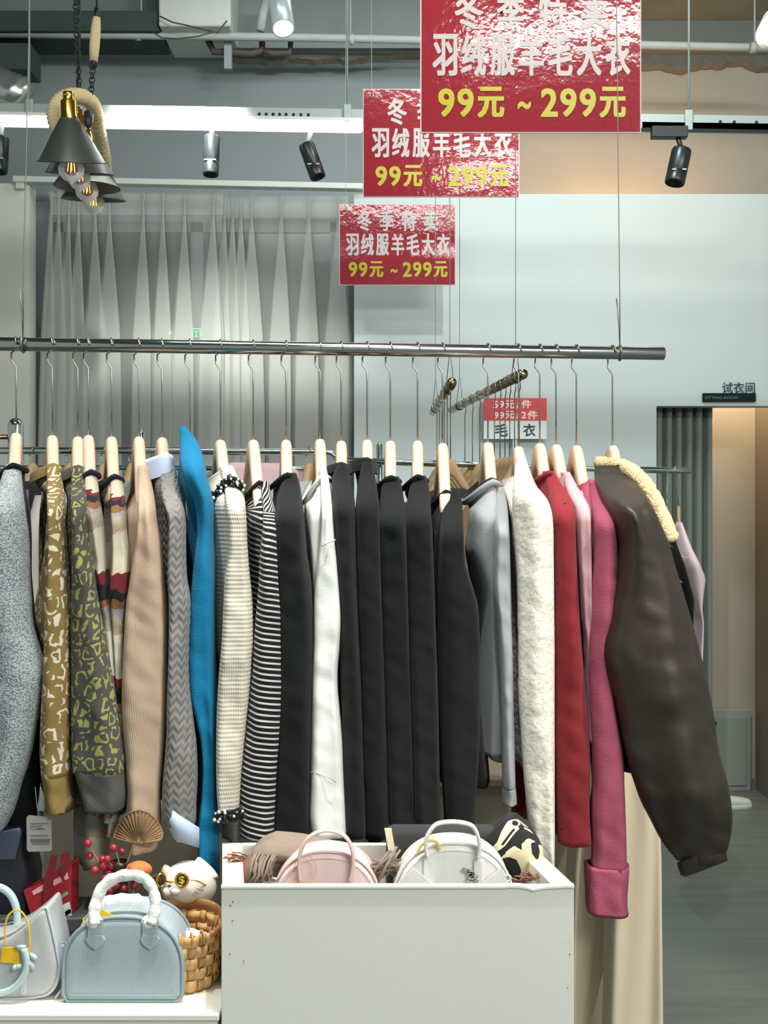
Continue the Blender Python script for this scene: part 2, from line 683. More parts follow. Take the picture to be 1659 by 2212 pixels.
# rough broken plaster edge under the ceiling: concrete strip above, ragged plaster lip
rnd = random.Random(3)
top, bot = [], []
d = DW - 0.05
xs = [XP(300 + i * 11, d) for i in range(150)]
offs = []
for i in range(150):
    offs.append(0.5 * sin(i * 0.31) + 0.35 * sin(i * 0.83 + 1) + 0.5 * rnd.random())
mb = MB()
ring_a = [(x, d, ZP(112, d)) for x in xs]
ring_b = [(x, d - 0.012, ZP(138 + 11 * offs[i], d)) for i, x in enumerate(xs)]
ring_c = [(x, d + 0.04, ZP(143 + 11 * offs[i], d)) for i, x in enumerate(xs)]
mb.loft([ring_c, ring_b, ring_a], closed=False)
d2 = DL - 0.145
xs2 = [XP(500 + i * 11, d2) for i in range(46)]
ring_a = [(x, d2, ZP(112, d2)) for x in xs2]
ring_b = [(x, d2 - 0.012, ZP(122 + 7 * offs[i] + 8 * sin(i * .12), d2)) for i, x in enumerate(xs2)]
ring_c = [(x, d2 + 0.04, ZP(126 + 7 * offs[i] + 8 * sin(i * .12), d2)) for i, x in enumerate(xs2)]
mb.loft([ring_c, ring_b, ring_a], closed=False)
struct('trim_1', mb, plain('broken_concrete_edge', (118, 118, 108), 0.95, noise_amt=0.3, nscale=18, bmp=0.02))
mb = MB().box((XP(1000, DL) + 0.1, DW - 0.20, ZP(95, DW - 0.2)), (5, DW - 0.02, 4.09))
struct('trim_2', mb, plain('concrete_beam', (120, 128, 124), 0.95, noise_amt=0.12, nscale=5))
# left: concrete drop beam over the curtain wall
mb = MB().box((-5, DL - 0.14, ZP(128, DL)), (XP(1000, DL), DL, 4.09))
struct('trim_3', mb, plain('grey_beam', (132, 142, 140), 0.9, noise_amt=0.12, nscale=5))

# window behind the curtains
mb = MB()
wx0, wx1, wz0, wz1 = XP(120, DL), XP(735, DL), 0.5, 2.95
for a, b in (((wx0, wz0), (wx1, wz0 + 0.05)), ((wx0, wz1 - 0.05), (wx1, wz1)), ((wx0, wz0), (wx0 + 0.05, wz1)), ((wx1 - 0.05, wz0), (wx1, wz1)), (((wx0 + wx1) / 2 - 0.03, wz0), ((wx0 + wx1) / 2 + 0.03, wz1))):
    mb.box((a[0], DL - 0.03, a[1]), (b[0], DL, b[1]))
wf = struct('window_1', mb, plain('window_frame_grey', (112, 122, 124), 0.5))
mb = MB().box((wx0 + 0.02, DL - 0.012, wz0 + 0.02), (wx1 - 0.02, DL - 0.004, wz1 - 0.02))
build('glass', mb, plain('dark_window_glass', (46, 54, 60), 0.15, spec=0.5), wf, False)

# ================================================================== overhead services
M_PIPE = plain('painted_pipe', (176, 184, 180), 0.6, noise_amt=0.1, nscale=12)
M_DUCT = plain('dark_cable_tray', (62, 74, 70), 0.8, noise_amt=0.2, nscale=14)
d = 5.5
mb = MB()
mb.tube([P(-60, 72, d), P(300, 76, d), P(700, 82, d + .02), P(1150, 92, d + .03), P(1640, 103, d + .04), P(1760, 106, d + .05)], 0.019, 12)
for px in (298, 760, 1330, 1627):
    c = P(px, 76 + (px - 300) * 0.0205, d + 0.01)
    mb.tube([c + Vector((-0.012, 0, 0)), c + Vector((0.012, 0, 0))], 0.026, 12)
pp = build('ceiling_pipe', mb, M_PIPE)
tag(pp, 'long pale grey pipe running across under the ceiling with couplings', 'pipe')
for px in (305, 757, 1630):
    c = P(px, 76 + (px - 300) * 0.0205, d + 0.01)
    build('hanger_rod', MB().tube([c, Vector((c.x, c.y, 4.09))], 0.004, 6), M_PIPE, pp)

d = 5.45
mb = MB().box((-5, d, ZP(66, d)), (XP(343, d), d + 0.3, ZP(22, d)))
tag(build('cable_tray', mb, M_DUCT, None, False, bevel=0.006), 'dark cable tray under the ceiling behind the hanging chains', 'cable tray')
mb = MB().box((-5, d + 0.02, ZP(146, d)), (XP(62, d), d + 0.2, ZP(88, d)))
tag(build('ventilation_duct', mb, M_DUCT, None, False, bevel=0.006), 'dark duct below the pale pipe at the upper left corner', 'duct')
mb = MB()
mb.box((XP(345, d), d - 0.03, ZP(62, d)), (XP(500, d), d + 0.36, 4.08))
wb = build('boxed_duct', mb, plain('white_duct_paint', (206, 210, 204), 0.6, noise_amt=0.04), None, False, bevel=0.01)
tag(wb, 'large white boxed duct under the ceiling beside the lit spotlight', 'duct')
mb = MB()
mb.tube([P(345, 35, d - .06), P(372, 48, d - .07), P(405, 55, d - .07), P(440, 64, d - .06), P(470, 70, d - .06), P(490, 45, d - .06)], 0.0035, 6)
mb.tube([P(325, 66, d - .06), P(350, 82, d - .07), P(385, 84, d - .07), P(430, 78, d - .06), P(465, 68, d - .06)], 0.003, 6)
tag(build('loose_cable', mb, plain('dark_cable', (72, 68, 64), 0.6)), 'loose dark cable looping below the white boxed duct', 'cable')
# short uprights and rusty pipe below the pale pipe
mb = MB().box((XP(484, 5.55), 5.55, ZP(148, 5.55)), (XP(500, 5.55), 5.58, ZP(86, 5.55)))
tag(build('support_post', mb, plain('post_grey', (150, 160, 158), 0.7), None, False), 'short grey post hanging below the pale ceiling pipe', 'post')
M_RUST = plain('rusty_pipe', (88, 76, 72), 0.7, noise_amt=0.25, nscale=30)
mb = MB()
d = 5.6
mb.tube([P(450, 88, d), P(462, 112, d), P(490, 112, d), P(545, 116, d), P(566, 108, d), P(566, 86, d)], 0.017, 10)
mb.tube([P(566, 108, d), P(590, 116, d), P(626, 114, d), P(628, 88, d)], 0.015, 10)
tag(build('drain_pipe', mb, M_RUST), 'rusty bent pipe run below the lit spotlight', 'pipe')
mb = MB().tube([P(575, 0, 5.5), P(568, 30, 5.5), P(562, 66, 5.5)], 0.022, 10)
tag(build('vertical_pipe', mb, M_PIPE), 'short pale upright pipe left of the lit spotlight', 'pipe')
# crumpled foil duct at the far left
mb = MB()
rings = []
c0, c1 = P(-60, 160, 5.0), P(56, 206, 5.0)
for k in range(14):
    t = k / 13
    c = c0.lerp(c1, t)
    rings.append([c + Vector((0.1 * sin(2 * pi * j / 28) * 0.4, 0.07 * cos(2 * pi * j / 28), 0.062 * (1 + .14 * sin(k * 2.4 + j) * rnd.random()) * sin(2 * pi * j / 28 + .3))) * (1 + 0.12 * rnd.random()) - c * 0.0 for j in range(28)])
for k, r in enumerate(rings):
    t = k / 13
    c = c0.lerp(c1, t)
    rings[k] = [c + (p - c) * (1.0 if k < 12 else 0.8) for p in r]
mb.loft(rings, True, True, True)
tag(build('foil_duct', mb, plain('crumpled_foil', (206, 210, 206), 0.3, 0.85)), 'crumpled silver foil duct end at the upper left', 'duct')

# ================================================================== gallery of track lights
DT = 4.3
M_CH = plain('galvanised_channel', (150, 164, 160), 0.5, 0.2)
M_BLK = plain('black_lamp_paint', (30, 38, 40), 0.35)
M_BLK2 = plain('black_track_paint', (22, 28, 30), 0.5)


def channel_y(px):
    return 238 + px * 0.0165


mb = MB()
xl, xr = XP(-250, DT), XP(1900, DT)
zl, zr = ZP(channel_y(-250), DT), ZP(channel_y(1900), DT)
h = 0.026
for (dy0, dy1, dz0, dz1) in ((0.0, 0.004, -h, h), (0.004, 0.05, h - 0.003, h), (0.004, 0.05, -h, -h + 0.003)):
    mb.hexa([(xl, DT + dy0, zl + dz0), (xr, DT + dy0, zr + dz0), (xr, DT + dy1, zr + dz0), (xl, DT + dy1, zl + dz0),
             (xl, DT + dy0, zl + dz1), (xr, DT + dy0, zr + dz1), (xr, DT + dy1, zr + dz1), (xl, DT + dy1, zl + dz1)])
ch = build('lighting_channel', mb, M_CH, None, False)
tag(ch, 'long grey steel channel hung across the shop carrying lamps', 'channel')
mb = MB()
for px in (560, 575, 590, 604, 618, 634, 650, 666, 1556, 1586, 1634):
    c = P(px, channel_y(px) - 1, DT - 0.001)
    mb.tube([c, c + Vector((0, 0.003, 0))], 0.006, 10)
build('hole', mb, M_BLK2, ch)
for px in (62, 750, 1489):
    c = P(px, channel_y(px), DT - 0.012)
    build('bracket', MB().box((c.x - 0.014, DT - 0.012, c.z - 0.03), (c.x + 0.014, DT - 0.001, c.z + 0.045)), M_CH, ch, False, bevel=0.003)
    build('suspension_rod', MB().tube([Vector((c.x, DT - 0.006, c.z + 0.04)), Vector((c.x, DT - 0.006, 4.09))], 0.004, 6), M_CH, ch)
mb = MB()
a, b = P(1386, 272, DT + 0.01), P(1900, 279, DT + 0.01)
mb.hexa([(a.x, DT, a.z - 0.012), (b.x, DT, b.z - 0.012), (b.x, DT + 0.035, b.z - 0.012), (a.x, DT + 0.035, a.z - 0.012),
         (a.x, DT, a.z + 0.012), (b.x, DT, b.z + 0.012), (b.x, DT + 0.035, b.z + 0.012), (a.x, DT + 0.035, a.z + 0.012)])
tag(build('light_track', mb, M_BLK2, None, False), 'black power track under the steel channel at the right', 'track')

# linear white tube lamp under the channel
t = thing('linear_lamp', 'long glowing white tube lamp under the steel channel', 'lamp', P(350, 268, DT))
a, b = P(-220, 258, DT), P(784, 275, DT)
r = 0.021
mb = MB()
mb.tube([a, a.lerp(b, 0.5), b - Vector((0.01, 0, 0)), b], [r, r, r, r * 0.6], 16)
build('diffuser', mb, plain('lit_tube', (255, 255, 255), 0.4, emit=(236, 250, 255), es=2.4), t)
mb = MB()
up = Vector((0, 0.0, r + 0.003))
a2, b2 = a + up, b + up
mb.hexa([(a2.x, DT - 0.016, a2.z - 0.005), (b2.x, DT - 0.016, b2.z - 0.005), (b2.x, DT + 0.016, b2.z - 0.005), (a2.x, DT + 0.016, a2.z - 0.005),
         (a2.x, DT - 0.016, a2.z + 0.006), (b2.x, DT - 0.016, b2.z + 0.006), (b2.x, DT + 0.016, b2.z + 0.006), (a2.x, DT + 0.016, a2.z + 0.006)])
build('housing', mb, plain('lamp_housing_white', (206, 210, 206), 0.5), t, False)


def track_spot(label, top, bot, rad, d, stem_top, adapter=None, shade=M_BLK):
    """cylindrical spotlight from pixel top centre to bottom centre"""
    a, b = P(top[0], top[1], d), P(bot[0], bot[1], d - 0.02)
    t = thing('track_spotlight', label, 'spotlight', tuple(a), 'cylindrical track spotlights')
    ax = (b - a).normalized()
    mb = MB()
    L = (b - a).length
    prof = [(0.0, 0.0), (0.7, 0.0), (0.95, 0.004), (1.0, 0.012), (1.0, L * 0.66), (0.985, L * 0.665), (0.985, L * 0.68), (1.0, L * 0.685), (1.0, L - 0.004), (0.97, L), (0.9, L), (0.85, L - 0.02), (0.0, L - 0.022)]
    s = ax.cross(Vector((0, 1, 0))).normalized()
    u = s.cross(ax)
    rings = [[a + ax * z + (s * cos(2 * pi * j / 32) + u * sin(2 * pi * j / 32)) * max(rr, 0.001) * rad for j in range(32)] for rr, z in prof]
    mb.loft(rings)
    build('lamp_body', mb, shade, t)
    build('stem', MB().tube([P(stem_top[0], stem_top[1], d), a + ax * 0.004], 0.009, 10), M_BLK2 if adapter else plain('pale_stem', (200, 206, 204), 0.4), t)
    mb = MB()
    for q in (-0.5, 0.5):
        c = a + ax * (L * 0.67)
        mb.box((c.x + q * rad - 0.007, c.y - rad * 0.9 - 0.004, c.z - 0.002), (c.x + q * rad + 0.007, c.y - rad * 0.9 + 0.004, c.z + 0.002))
    build('vent_slot', mb, plain('painted_slot_glint', (200, 205, 205), 0.4), t, False)  # pale colour paints a glint on the lamp's slots
    if adapter:
        x0, y0, x1, y1 = adapter
        p, q = P(x0, y1, d), P(x1, y0, d)
        build('adapter', MB().box((p.x, d - 0.018, p.z), (q.x, d + 0.02, q.z)), M_BLK2, t, False, bevel=0.003)
    return t


track_spot('black track spotlight at the far left edge under the tube lamp', (2, 296), (-2, 372), 0.031, DT, (4, 270))
track_spot('upright black track spotlight hanging under the middle of the tube lamp', (458, 293), (455, 378), 0.030, DT, (458, 270))
track_spot('tilted black track spotlight under the right end of the tube lamp', (661, 311), (687, 383), 0.030, DT, (672, 285))
track_spot('tilted black track spotlight on the black track at the right', (1473, 322), (1457, 396), 0.037, DT, (1464, 296), (1407, 274, 1484, 299))

# lit spotlights
t = thing('lit_spotlight', 'glowing white cylinder spotlight below the ceiling pipes', 'spotlight', tuple(P(612, 62, 4.6)))
a, b = P(596, -60, 4.75), P(612, 62, 4.6)
ax = (b - a).normalized()
s = ax.cross(Vector((0, 1, 0))).normalized()
u = s.cross(ax)
L = (b - a).length
rings = [[a + ax * z + (s * cos(2 * pi * j / 32) + u * sin(2 * pi * j / 32)) * rr for j in range(32)] for rr, z in ((0.001, 0), (0.043, 0.002), (0.045, 0.01), (0.045, L), (0.040, L), (0.038, L - 0.008))]
build('lamp_body', MB().loft(rings), plain('white_lamp_paint', (208, 224, 228), 0.25, 0.3), t)
rings = [[a + ax * z + (s * cos(2 * pi * j / 32) + u * sin(2 * pi * j / 32)) * rr for j in range(32)] for rr, z in ((0.0385, L - 0.008), (0.03, L + 0.001), (0.002, L + 0.004))]
build('lens', MB().loft(rings), plain('lit_lens', (255, 255, 255), 0.3, emit=(255, 255, 248), es=14), t)
t = thing('lit_spotlight', 'warm glowing spotlight cut off by the upper right edge', 'spotlight', tuple(P(1668, 72, 4.6)))
c = P(1668, 72, 4.6)
build('lens', MB().ball(c, (0.05, 0.03, 0.05), 20, 12), plain('warm_lit_lens', (255, 246, 226), 0.3, emit=(255, 238, 205), es=14), t)
build('lamp_body', MB().tube([c + Vector((0.0, 0.02, 0.0)), c + Vector((0.05, 0.12, 0.1))], [0.058, 0.05], 24), plain('white_lamp_paint', (208, 224, 228), 0.25), t)
build('stem', MB().tube([c + Vector((0.05, 0.12, 0.1)), Vector((c.x + 0.05, c.y + 0.12, 4.09))], 0.01, 10), M_BLK2, t)
o = spot('lit_spotlight_beam', tuple(P(1660, 72, 4.55)), (1.0, 6.3, 3.4), 14, 120, 0.8, (1.0, 0.72, 0.42), 0.05)

# ================================================================== curtain rail and sheers
t = thing('curtain_rail', 'long white curtain rail above the sheer curtains', 'curtain rail', tuple(P(400, 392, DP)))
a, b = P(30, 388, DP - 0.02), P(785, 404, DP - 0.02)
mb = MB()
mb.hexa([(a.x, DP - 0.04, a.z - 0.014), (b.x, DP - 0.04, b.z - 0.014), (b.x, DP + 0.02, b.z - 0.014), (a.x, DP + 0.02, a.z - 0.014),
         (a.x, DP - 0.04, a.z + 0.014), (b.x, DP - 0.04, b.z + 0.014), (b.x, DP + 0.02, b.z + 0.014), (a.x, DP + 0.02, a.z + 0.014)])
build('rail', mb, plain('rail_white', (206, 212, 204), 0.5), t, False, bevel=0.003)
build('end_bracket', MB().box((a.x + 0.01, DP - 0.03, a.z - 0.045), (a.x + 0.05, DP - 0.0, a.z - 0.012)), plain('rail_white', (206, 212, 204), 0.5), t, False, bevel=0.004)

m, nt, bs = new_mat('sheer_voile')
bs.inputs['Base Color'].default_value = lin((238, 240, 234))
bs.inputs['Roughness'].default_value = 0.9
bs.inputs['Specular IOR Level'].default_value = 0.1
tr = N(nt, 'ShaderNodeBsdfTransparent')
tl = N(nt, 'ShaderNodeBsdfTranslucent')
tl.inputs[0].default_value = lin((232, 236, 230))
mx0 = N(nt, 'ShaderNodeMixShader')
mx0.inputs[0].default_value = 0.3
nt.links.new(bs.outputs[0], mx0.inputs[1])
nt.links.new(tl.outputs[0], mx0.inputs[2])
mx = N(nt, 'ShaderNodeMixShader')
mx.inputs[0].default_value = 0.33
nt.links.new(tr.outputs[0], mx.inputs[1])
nt.links.new(mx0.outputs[0], mx.inputs[2])
nt.links.new(mx.outputs[0], nt.nodes['Material Output'].inputs['Surface'])
M_SHEER = m


def curtain(label, x0, x1, pleats, ztop, dd):
    """pleats: (x at top, x low down, width low down) in photo pixels at the curtain plane"""
    t = thing('sheer_curtain', label, 'curtain', (XP((x0[0] + x0[1]) / 2, dd), dd, 0.03), 'sheer curtains on the white rail')
    zlev = [ztop - 0.0, ztop - 0.03, ztop - 0.07, ztop - 0.11, ztop - 0.16, ztop - 0.25, ztop - 0.4, ztop - 0.7, ztop - 1.0, ztop - 1.3, 1.2, 0.6, 0.04]
    rings = []
    rr = random.Random(int(x0[0]))
    amp = [rr.uniform(0.6, 1.3) for _ in pleats]
    for z in zlev:
        q = (ztop - z) / 1.2
        pts = [(XP(x0[0] + (x0[1] - x0[0]) * min(q, 1.15), dd), 0.0)]
        for i, (xt, xb, w) in enumerate(pleats):
            xc = XP(xt + (xb - xt) * min(q, 1.2), dd)
            if ztop - z < 0.10:
                s = 0.10 - (ztop - z)
                ww = 0.014 + 0.22 * max(0, s - 0.03)
            else:
                ww = 0.018 + 1.25 * w / F * dd * smooth((ztop - z - 0.1) / 0.75) ** 0.7
            h = ww / 2
            g = 0.02 + 0.02 * amp[i]
            pts += [(xc - h * 1.15, -0.002), (xc - h * .3, -g * .4), (xc + h * .7, -g * .75), (xc + h, -g * .55 - .004), (xc + h * .5, -g * .3 + .004), (xc - h * .45, 0.004),
                    (xc - h, -g * .1 + 0.012), (xc - h * .6, 0.02), (xc + h * .4, 0.02), (xc + h * 1.15, 0.006)]
        pts.append((XP(x1[0] + (x1[1] - x1[0]) * min(q, 1.15), dd), 0.0))
        # smooth subdivision of the walk
        fin = []
        for i in range(len(pts) - 1):
            p0, p1, p2, p3 = pts[max(i - 1, 0)], pts[i], pts[i + 1], pts[min(i + 2, len(pts) - 1)]
            for k in range(3):
                tt = k / 3
                o = [0.5 * (2 * p1[c] + (p2[c] - p0[c]) * tt * 0.6 + (2 * p0[c] - 5 * p1[c] + 4 * p2[c] - p3[c]) * tt * tt * 0.6 + (3 * p1[c] - p0[c] - 3 * p2[c] + p3[c]) * tt ** 3 * 0.6) if 0 else p1[c] + (p2[c] - p1[c]) * tt for c in (0, 1)]
                fin.append(o)
        fin.append(pts[-1])
        rings.append([Vector((x, dd + y, z)) for x, y in fin])
    build('panel', MB().loft(rings, closed=False), M_SHEER, t)
    # stiff header tape behind the pleat heads
    hx0, hx1 = XP(x0[0], dd), XP(x1[0], dd)
    rg = [[Vector((hx0 + (hx1 - hx0) * k / 40, dd + 0.026 + 0.002 * sin(k), z)) for k in range(41)] for z in (ztop, ztop - 0.105)]
    build('header_tape', MB().loft(rg, closed=False), M_SHEER, t)
    build('inner_hem', MB().loft([[p + Vector((0, 0.004, 0)) for p in rg[0]], [p + Vector((0, 0.004, 0)) for p in rg[1]]], closed=False), M_SHEER, t)
    return t


ztop = ZP(407, DP)
dd = DP + 0.06
curtain('left sheer white pleated curtain behind the rope pendant', (108, 92), (480, 470),
        [(112, 100, 18), (128, 122, 30), (150, 142, 24), (170, 168, 24), (206, 206, 30), (236, 240, 34), (310, 305, 30), (352, 352, 28), (399, 396, 32), (462, 452, 36)], ztop, dd)
curtain('right sheer white pleated curtain behind the row of steel hooks', (478, 468), (752, 756),
        [(486, 478, 26), (503, 500, 26), (520, 524, 26), (543, 548, 34), (608, 604, 34), (667, 662, 36), (732, 726, 40)], ztop - 0.004, dd + 0.05)

# green glowing plate standing in for an exit sign's reflection in the glass
t = thing('exit_sign_reflection', 'small green exit sign reflection built as a glowing plate behind the curtain', 'sign', tuple(P(428, 722, DL - 0.05)))
a, b = P(362, 736, DL - 0.05), P(442, 706, DL - 0.05)
build('sign_face', MB().box((a.x, DL - 0.05, a.z), (b.x, DL - 0.034, b.z)), plain('dark_sign_face', (70, 84, 84), 0.4), t, False)
mb = MB()
c = P(428, 722, DL)
q = 0.022
for (x0, z0, x1, z1) in ((-q, -q, -q * .7, q), (q * .7, -q, q, q), (-q, q * .75, q, q), (-q * .4, q * .2, q * .4, q * .4), (-q * .4, -q, q * .4, -q * .8), (-q * .15, -q, q * .1, q * .3)):
    mb.box((c.x + x0, DL - 0.053, c.z + z0), (c.x + x1, DL - 0.0505, c.z + z1))
c = P(372, 722, DL)
mb.ball((c.x, DL - 0.051, c.z), (0.008, 0.002, 0.008), 10, 6)
build('pictogram', mb, plain('lit_green', (90, 220, 140), 0.4, emit=(60, 220, 120), es=1.1), t, False)

# ================================================================== fitting room things
t = thing('fitting_room_curtain', 'grey pleated curtain drawn aside in the fitting room doorway', 'curtain', (XP(1470, DP + .1), DP + 0.12, 0.02))
dd = DP + 0.13
edges = [1410, 1431, 1433, 1452, 1455, 1473, 1477, 1496, 1498, 1517, 1522, 1538]
rings = []
for z in (zd + 0.05, 1.6, 1.0, 0.4, 0.03):
    ring = []
    for i in range(0, len(edges) - 1, 2):
        xa_, xb_ = XP(edges[i], dd), XP(edges[i + 1], dd)
        for k in range(9):
            s = k / 8
            ring.append(Vector((xa_ + (xb_ - xa_) * s, dd - 0.038 * sin(pi * s) ** 0.6 + 0.05 * (1 if k in (0, 8) else 0), z)))
    rings.append(ring)
build('panel', MB().loft(rings, closed=False), cloth('grey_curtain_cloth', (126, 134, 126), 'fuzz'), t)
rings = [[p + Vector((0, -0.004, 0)) for p in r] for r in ([[Vector((q.x, q.y, z)) for q in rings[0]] for z in (zd + 0.05, ZP(903, dd))])]
build('header_band', MB().loft(rings, closed=False), cloth('grey_curtain_header', (104, 106, 100), 'fuzz'), t)

t = thing('fitting_room_sign', 'black fitting room sign with raised characters above the doorway', 'sign', tuple(P(1573, 868, DP)))
a, b = P(1517, 868, DP), P(1630, 850, DP)
build('sign_bar', MB().box((a.x, DP - 0.02, a.z), (b.x, DP - 0.001, b.z)), plain('black_sign_bar', (20, 34, 38), 0.85, spec=0.2), t, False)
mb = MB()
a, b = P(1559, 850, DP), P(1629, 826, DP)
text_mesh(mb, '试衣间', a.x, b.x, a.z, b.z, DP - 0.012, 0.01)
build('lettering', mb, plain('dark_teal_letter', (38, 62, 66), 0.85, spec=0.2), t, False)
mb = MB()
a, b = P(1521, 863, DP), P(1590, 857, DP)
text_mesh(mb, 'FITTING ROOM', a.x, b.x, a.z, b.z, DP - 0.021, 0.0)
build('small_lettering', mb, plain('grey_letter', (92, 106, 106), 0.4), t, False)

d = 6.22
t = thing('low_cabinet', 'low grey cabinet against the fitting room wall', 'cabinet', (XP(1575, d), d, 0))
a, b = P(1500, 1704, d), P(1622, 1533, d)
M_CAB = plain('grey_cabinet', (150, 160, 152), 0.6)
build('carcass', MB().box((a.x, d, 0), (b.x, DW - 0.05, b.z)), M_CAB, t, False, bevel=0.004)
a2, b2 = P(1506, 1696, d), P(1612, 1548, d)
build('door_panel', MB().box((a2.x, d - 0.015, max(a2.z, 0.02)), (b2.x, d - 0.001, b2.z)), plain('grey_cabinet_door', (138, 150, 143), 0.6), t, False, bevel=0.003)
c = P(1541, 1561, d)
build('knob', MB().ball((c.x, d - 0.025, c.z), 0.012), plain('dark_knob', (40, 48, 48), 0.4), t)


def shoe(label, c, ang, flip):
    t = thing('shoe', label, 'shoe', c, 'white shoes on the fitting room floor')
    R = Matrix.Rotation(ang, 4, 'Z')
    mb = MB()
    prof = [(-0.13, 0.03, 0.055), (-0.115, 0.036, 0.07), (-0.07, 0.038, 0.075), (-0.02, 0.036, 0.06), (0.04, 0.042, 0.048), (0.09, 0.042, 0.04), (0.125, 0.03, 0.03), (0.138, 0.012, 0.022)]
    rg = []
    for x, w, hh in prof:
        rg.append([R @ Vector((x, w * cos(2 * pi * j / 16), 0.014 + hh * 0.5 + hh * 0.5 * sin(2 * pi * j / 16))) + Vector(c) for j in range(16)])
    mb.loft(rg, True, True, True)
    build('upper', mb, plain('white_shoe', (214, 218, 210), 0.6), t)
    mb = MB()
    rg = []
    for x, w, hh in prof:
        rg.append([R @ Vector((x, sx * (w + 0.004), z)) + Vector(c) for sx, z in ((-1, 0.0), (1, 0.0), (1, 0.024), (-1, 0.024))])
    mb.loft(rg, True, True, True)
    build('sole', mb, plain('shoe_sole', (196, 200, 192), 0.7), t)
    mb = MB()
    mb.tube([R @ Vector((-0.07 + 0.03 * cos(a_), 0.024 * sin(a_), 0.085)) + Vector(c) for a_ in [2 * pi * k / 14 for k in range(14)]], 0.006, 6, True)
    build('collar', mb, plain('shoe_lining', (90, 92, 88), 0.8), t)


c = P(1585, 1742, 5.72)
shoe('white shoe lying in front on the fitting room floor', (c.x, 5.85, 0.0), 0.25, 1)
shoe('white shoe standing behind another beside the low cabinet', (c.x - 0.05, 6.06, 0.0), 0.9, 1)

# ================================================================== red sale signs
m, nt, bs = new_mat('glossy_red_film')
bs.inputs['Base Color'].default_value = lin((142, 40, 50))
bs.inputs['Roughness'].default_value = 0.09
bs.inputs['Specular IOR Level'].default_value = 0.5
nzv = noise(nt, objn(nt), 22, 3, 0.6)
bump(nt, bs, nzv.outputs[0], 0.35, 0.0030)
M_SIGN = m
M_SIGN_EDGE = plain('sign_board_edge', (214, 190, 188), 0.6)
M_LET_W = plain('white_vinyl_letter', (182, 174, 172), 0.3)
M_LET_Y = plain('yellow_vinyl_letter', (178, 170, 36), 0.3)
M_STR = plain('clear_nylon_string', (150, 165, 165), 0.3)
M_CABLE = plain('steel_cable', (120, 128, 126), 0.35, 0.8)


def sale_sign(label, corners, d, string_px, yaw=0.0):
    """corners: photo pixels (left, top, right, bottom) of the board"""
    x0, y0, x1, y1 = corners
    a, b = P(x0, y1, d), P(x1, y0, d)
    w, h = b.x - a.x, b.z - a.z
    t = thing('sale_sign', label, 'sign', ((a.x + b.x) / 2, d, a.z), 'red winter sale signs hung on strings')
    build('board', MB().box((a.x, d, a.z), (b.x, d + 0.005, b.z)), M_SIGN_EDGE, t, False)
    e = 0.003
    mb = MB()
    n = 24
    rings = [[Vector((a.x + e + (w - 2 * e) * i / n, d - 0.0015, a.z + e + (h - 2 * e) * k / 16)) for i in range(n + 1)] for k in range(17)]
    mb.loft(rings, closed=False)
    build('printed_face', mb, M_SIGN, t)

    def row(s, fx0, fx1, fy0, fy1, mat, bold, nm):
        mb = MB()
        text_mesh(mb, s, a.x + w * fx0, a.x + w * fx1, b.z - h * fy1, b.z - h * fy0, d - 0.0022, bold)
        build(nm, mb, mat, t, False)
    # characters set one by one where the photo spaces them
    mb = MB()
    for i, ch_ in enumerate('冬季特卖'):
        x = 0.155 + i * 0.1905
        bold_text(mb, ch_, a.x + w * x, a.x + w * (x + 0.125), b.z - h * 0.335, b.z - h * 0.085, d - 0.0022, 0.024)
    build('headline', mb, M_LET_W, t, False)
    mb = MB()
    for i, ch_ in enumerate('羽绒服羊毛大衣'):
        x = 0.055 + i * 0.1305
        bold_text(mb, ch_, a.x + w * x, a.x + w * (x + 0.112), b.z - h * 0.635, b.z - h * 0.365, d - 0.0022, 0.03)
    build('product_line', mb, M_LET_W, t, False)
    for nm_, row_ in (('low_price', (('9', .08, .155, .715, .9), ('9', .167, .242, .715, .9), ('元', .258, .38, .705, .905))), ('tilde', (('~', .44, .50, .80, .85),)),
                      ('high_price', (('2', .545, .622, .715, .9), ('9', .632, .707, .715, .9), ('9', .72, .795, .715, .9), ('元', .81, .93, .705, .905)))):
        mb = MB()
        for s, fx0, fx1, fy0, fy1 in row_:
            bold_text(mb, s, a.x + w * fx0, a.x + w * fx1, b.z - h * fy1, b.z - h * fy0, d - 0.0022, 0.035, 0.016, 0.012)
        build(nm_ + '_lettering', mb, M_LET_Y, t, False)
    mb = MB()
    for fx in (0.055, 0.945):
        c = Vector((a.x + w * fx, d - 0.002, b.z - h * 0.06))
        mb.tube([c + Vector((0.006 * cos(q), 0, 0.006 * sin(q))) for q in [2 * pi * k / 16 for k in range(16)]], 0.0025, 8, True)
    build('eyelet', mb, plain('eyelet_steel', (170, 150, 150), 0.3, 0.9), t)
    mb = MB()
    for fx in (0.055, 0.945):
        mb.tube([Vector((a.x + w * fx, d, b.z - h * 0.06)), Vector((a.x + w * fx, d + 0.002, b.z + 0.01)), Vector((a.x + w * fx, d + 0.002, 4.09))], 0.0011, 5)
    build('string', mb, M_STR, t)
    return t


sale_sign('largest red sale sign, nearest the viewer, cut by the top edge', (908, -48, 1385, 287), 2.86, ())
sale_sign('middle red sale sign partly hidden behind the largest red sign', (784, 192, 1122, 426), 3.99, ())
sale_sign('smallest red sale sign hanging lowest beside the sheer curtain', (733, 441, 984, 616), 5.3, ())

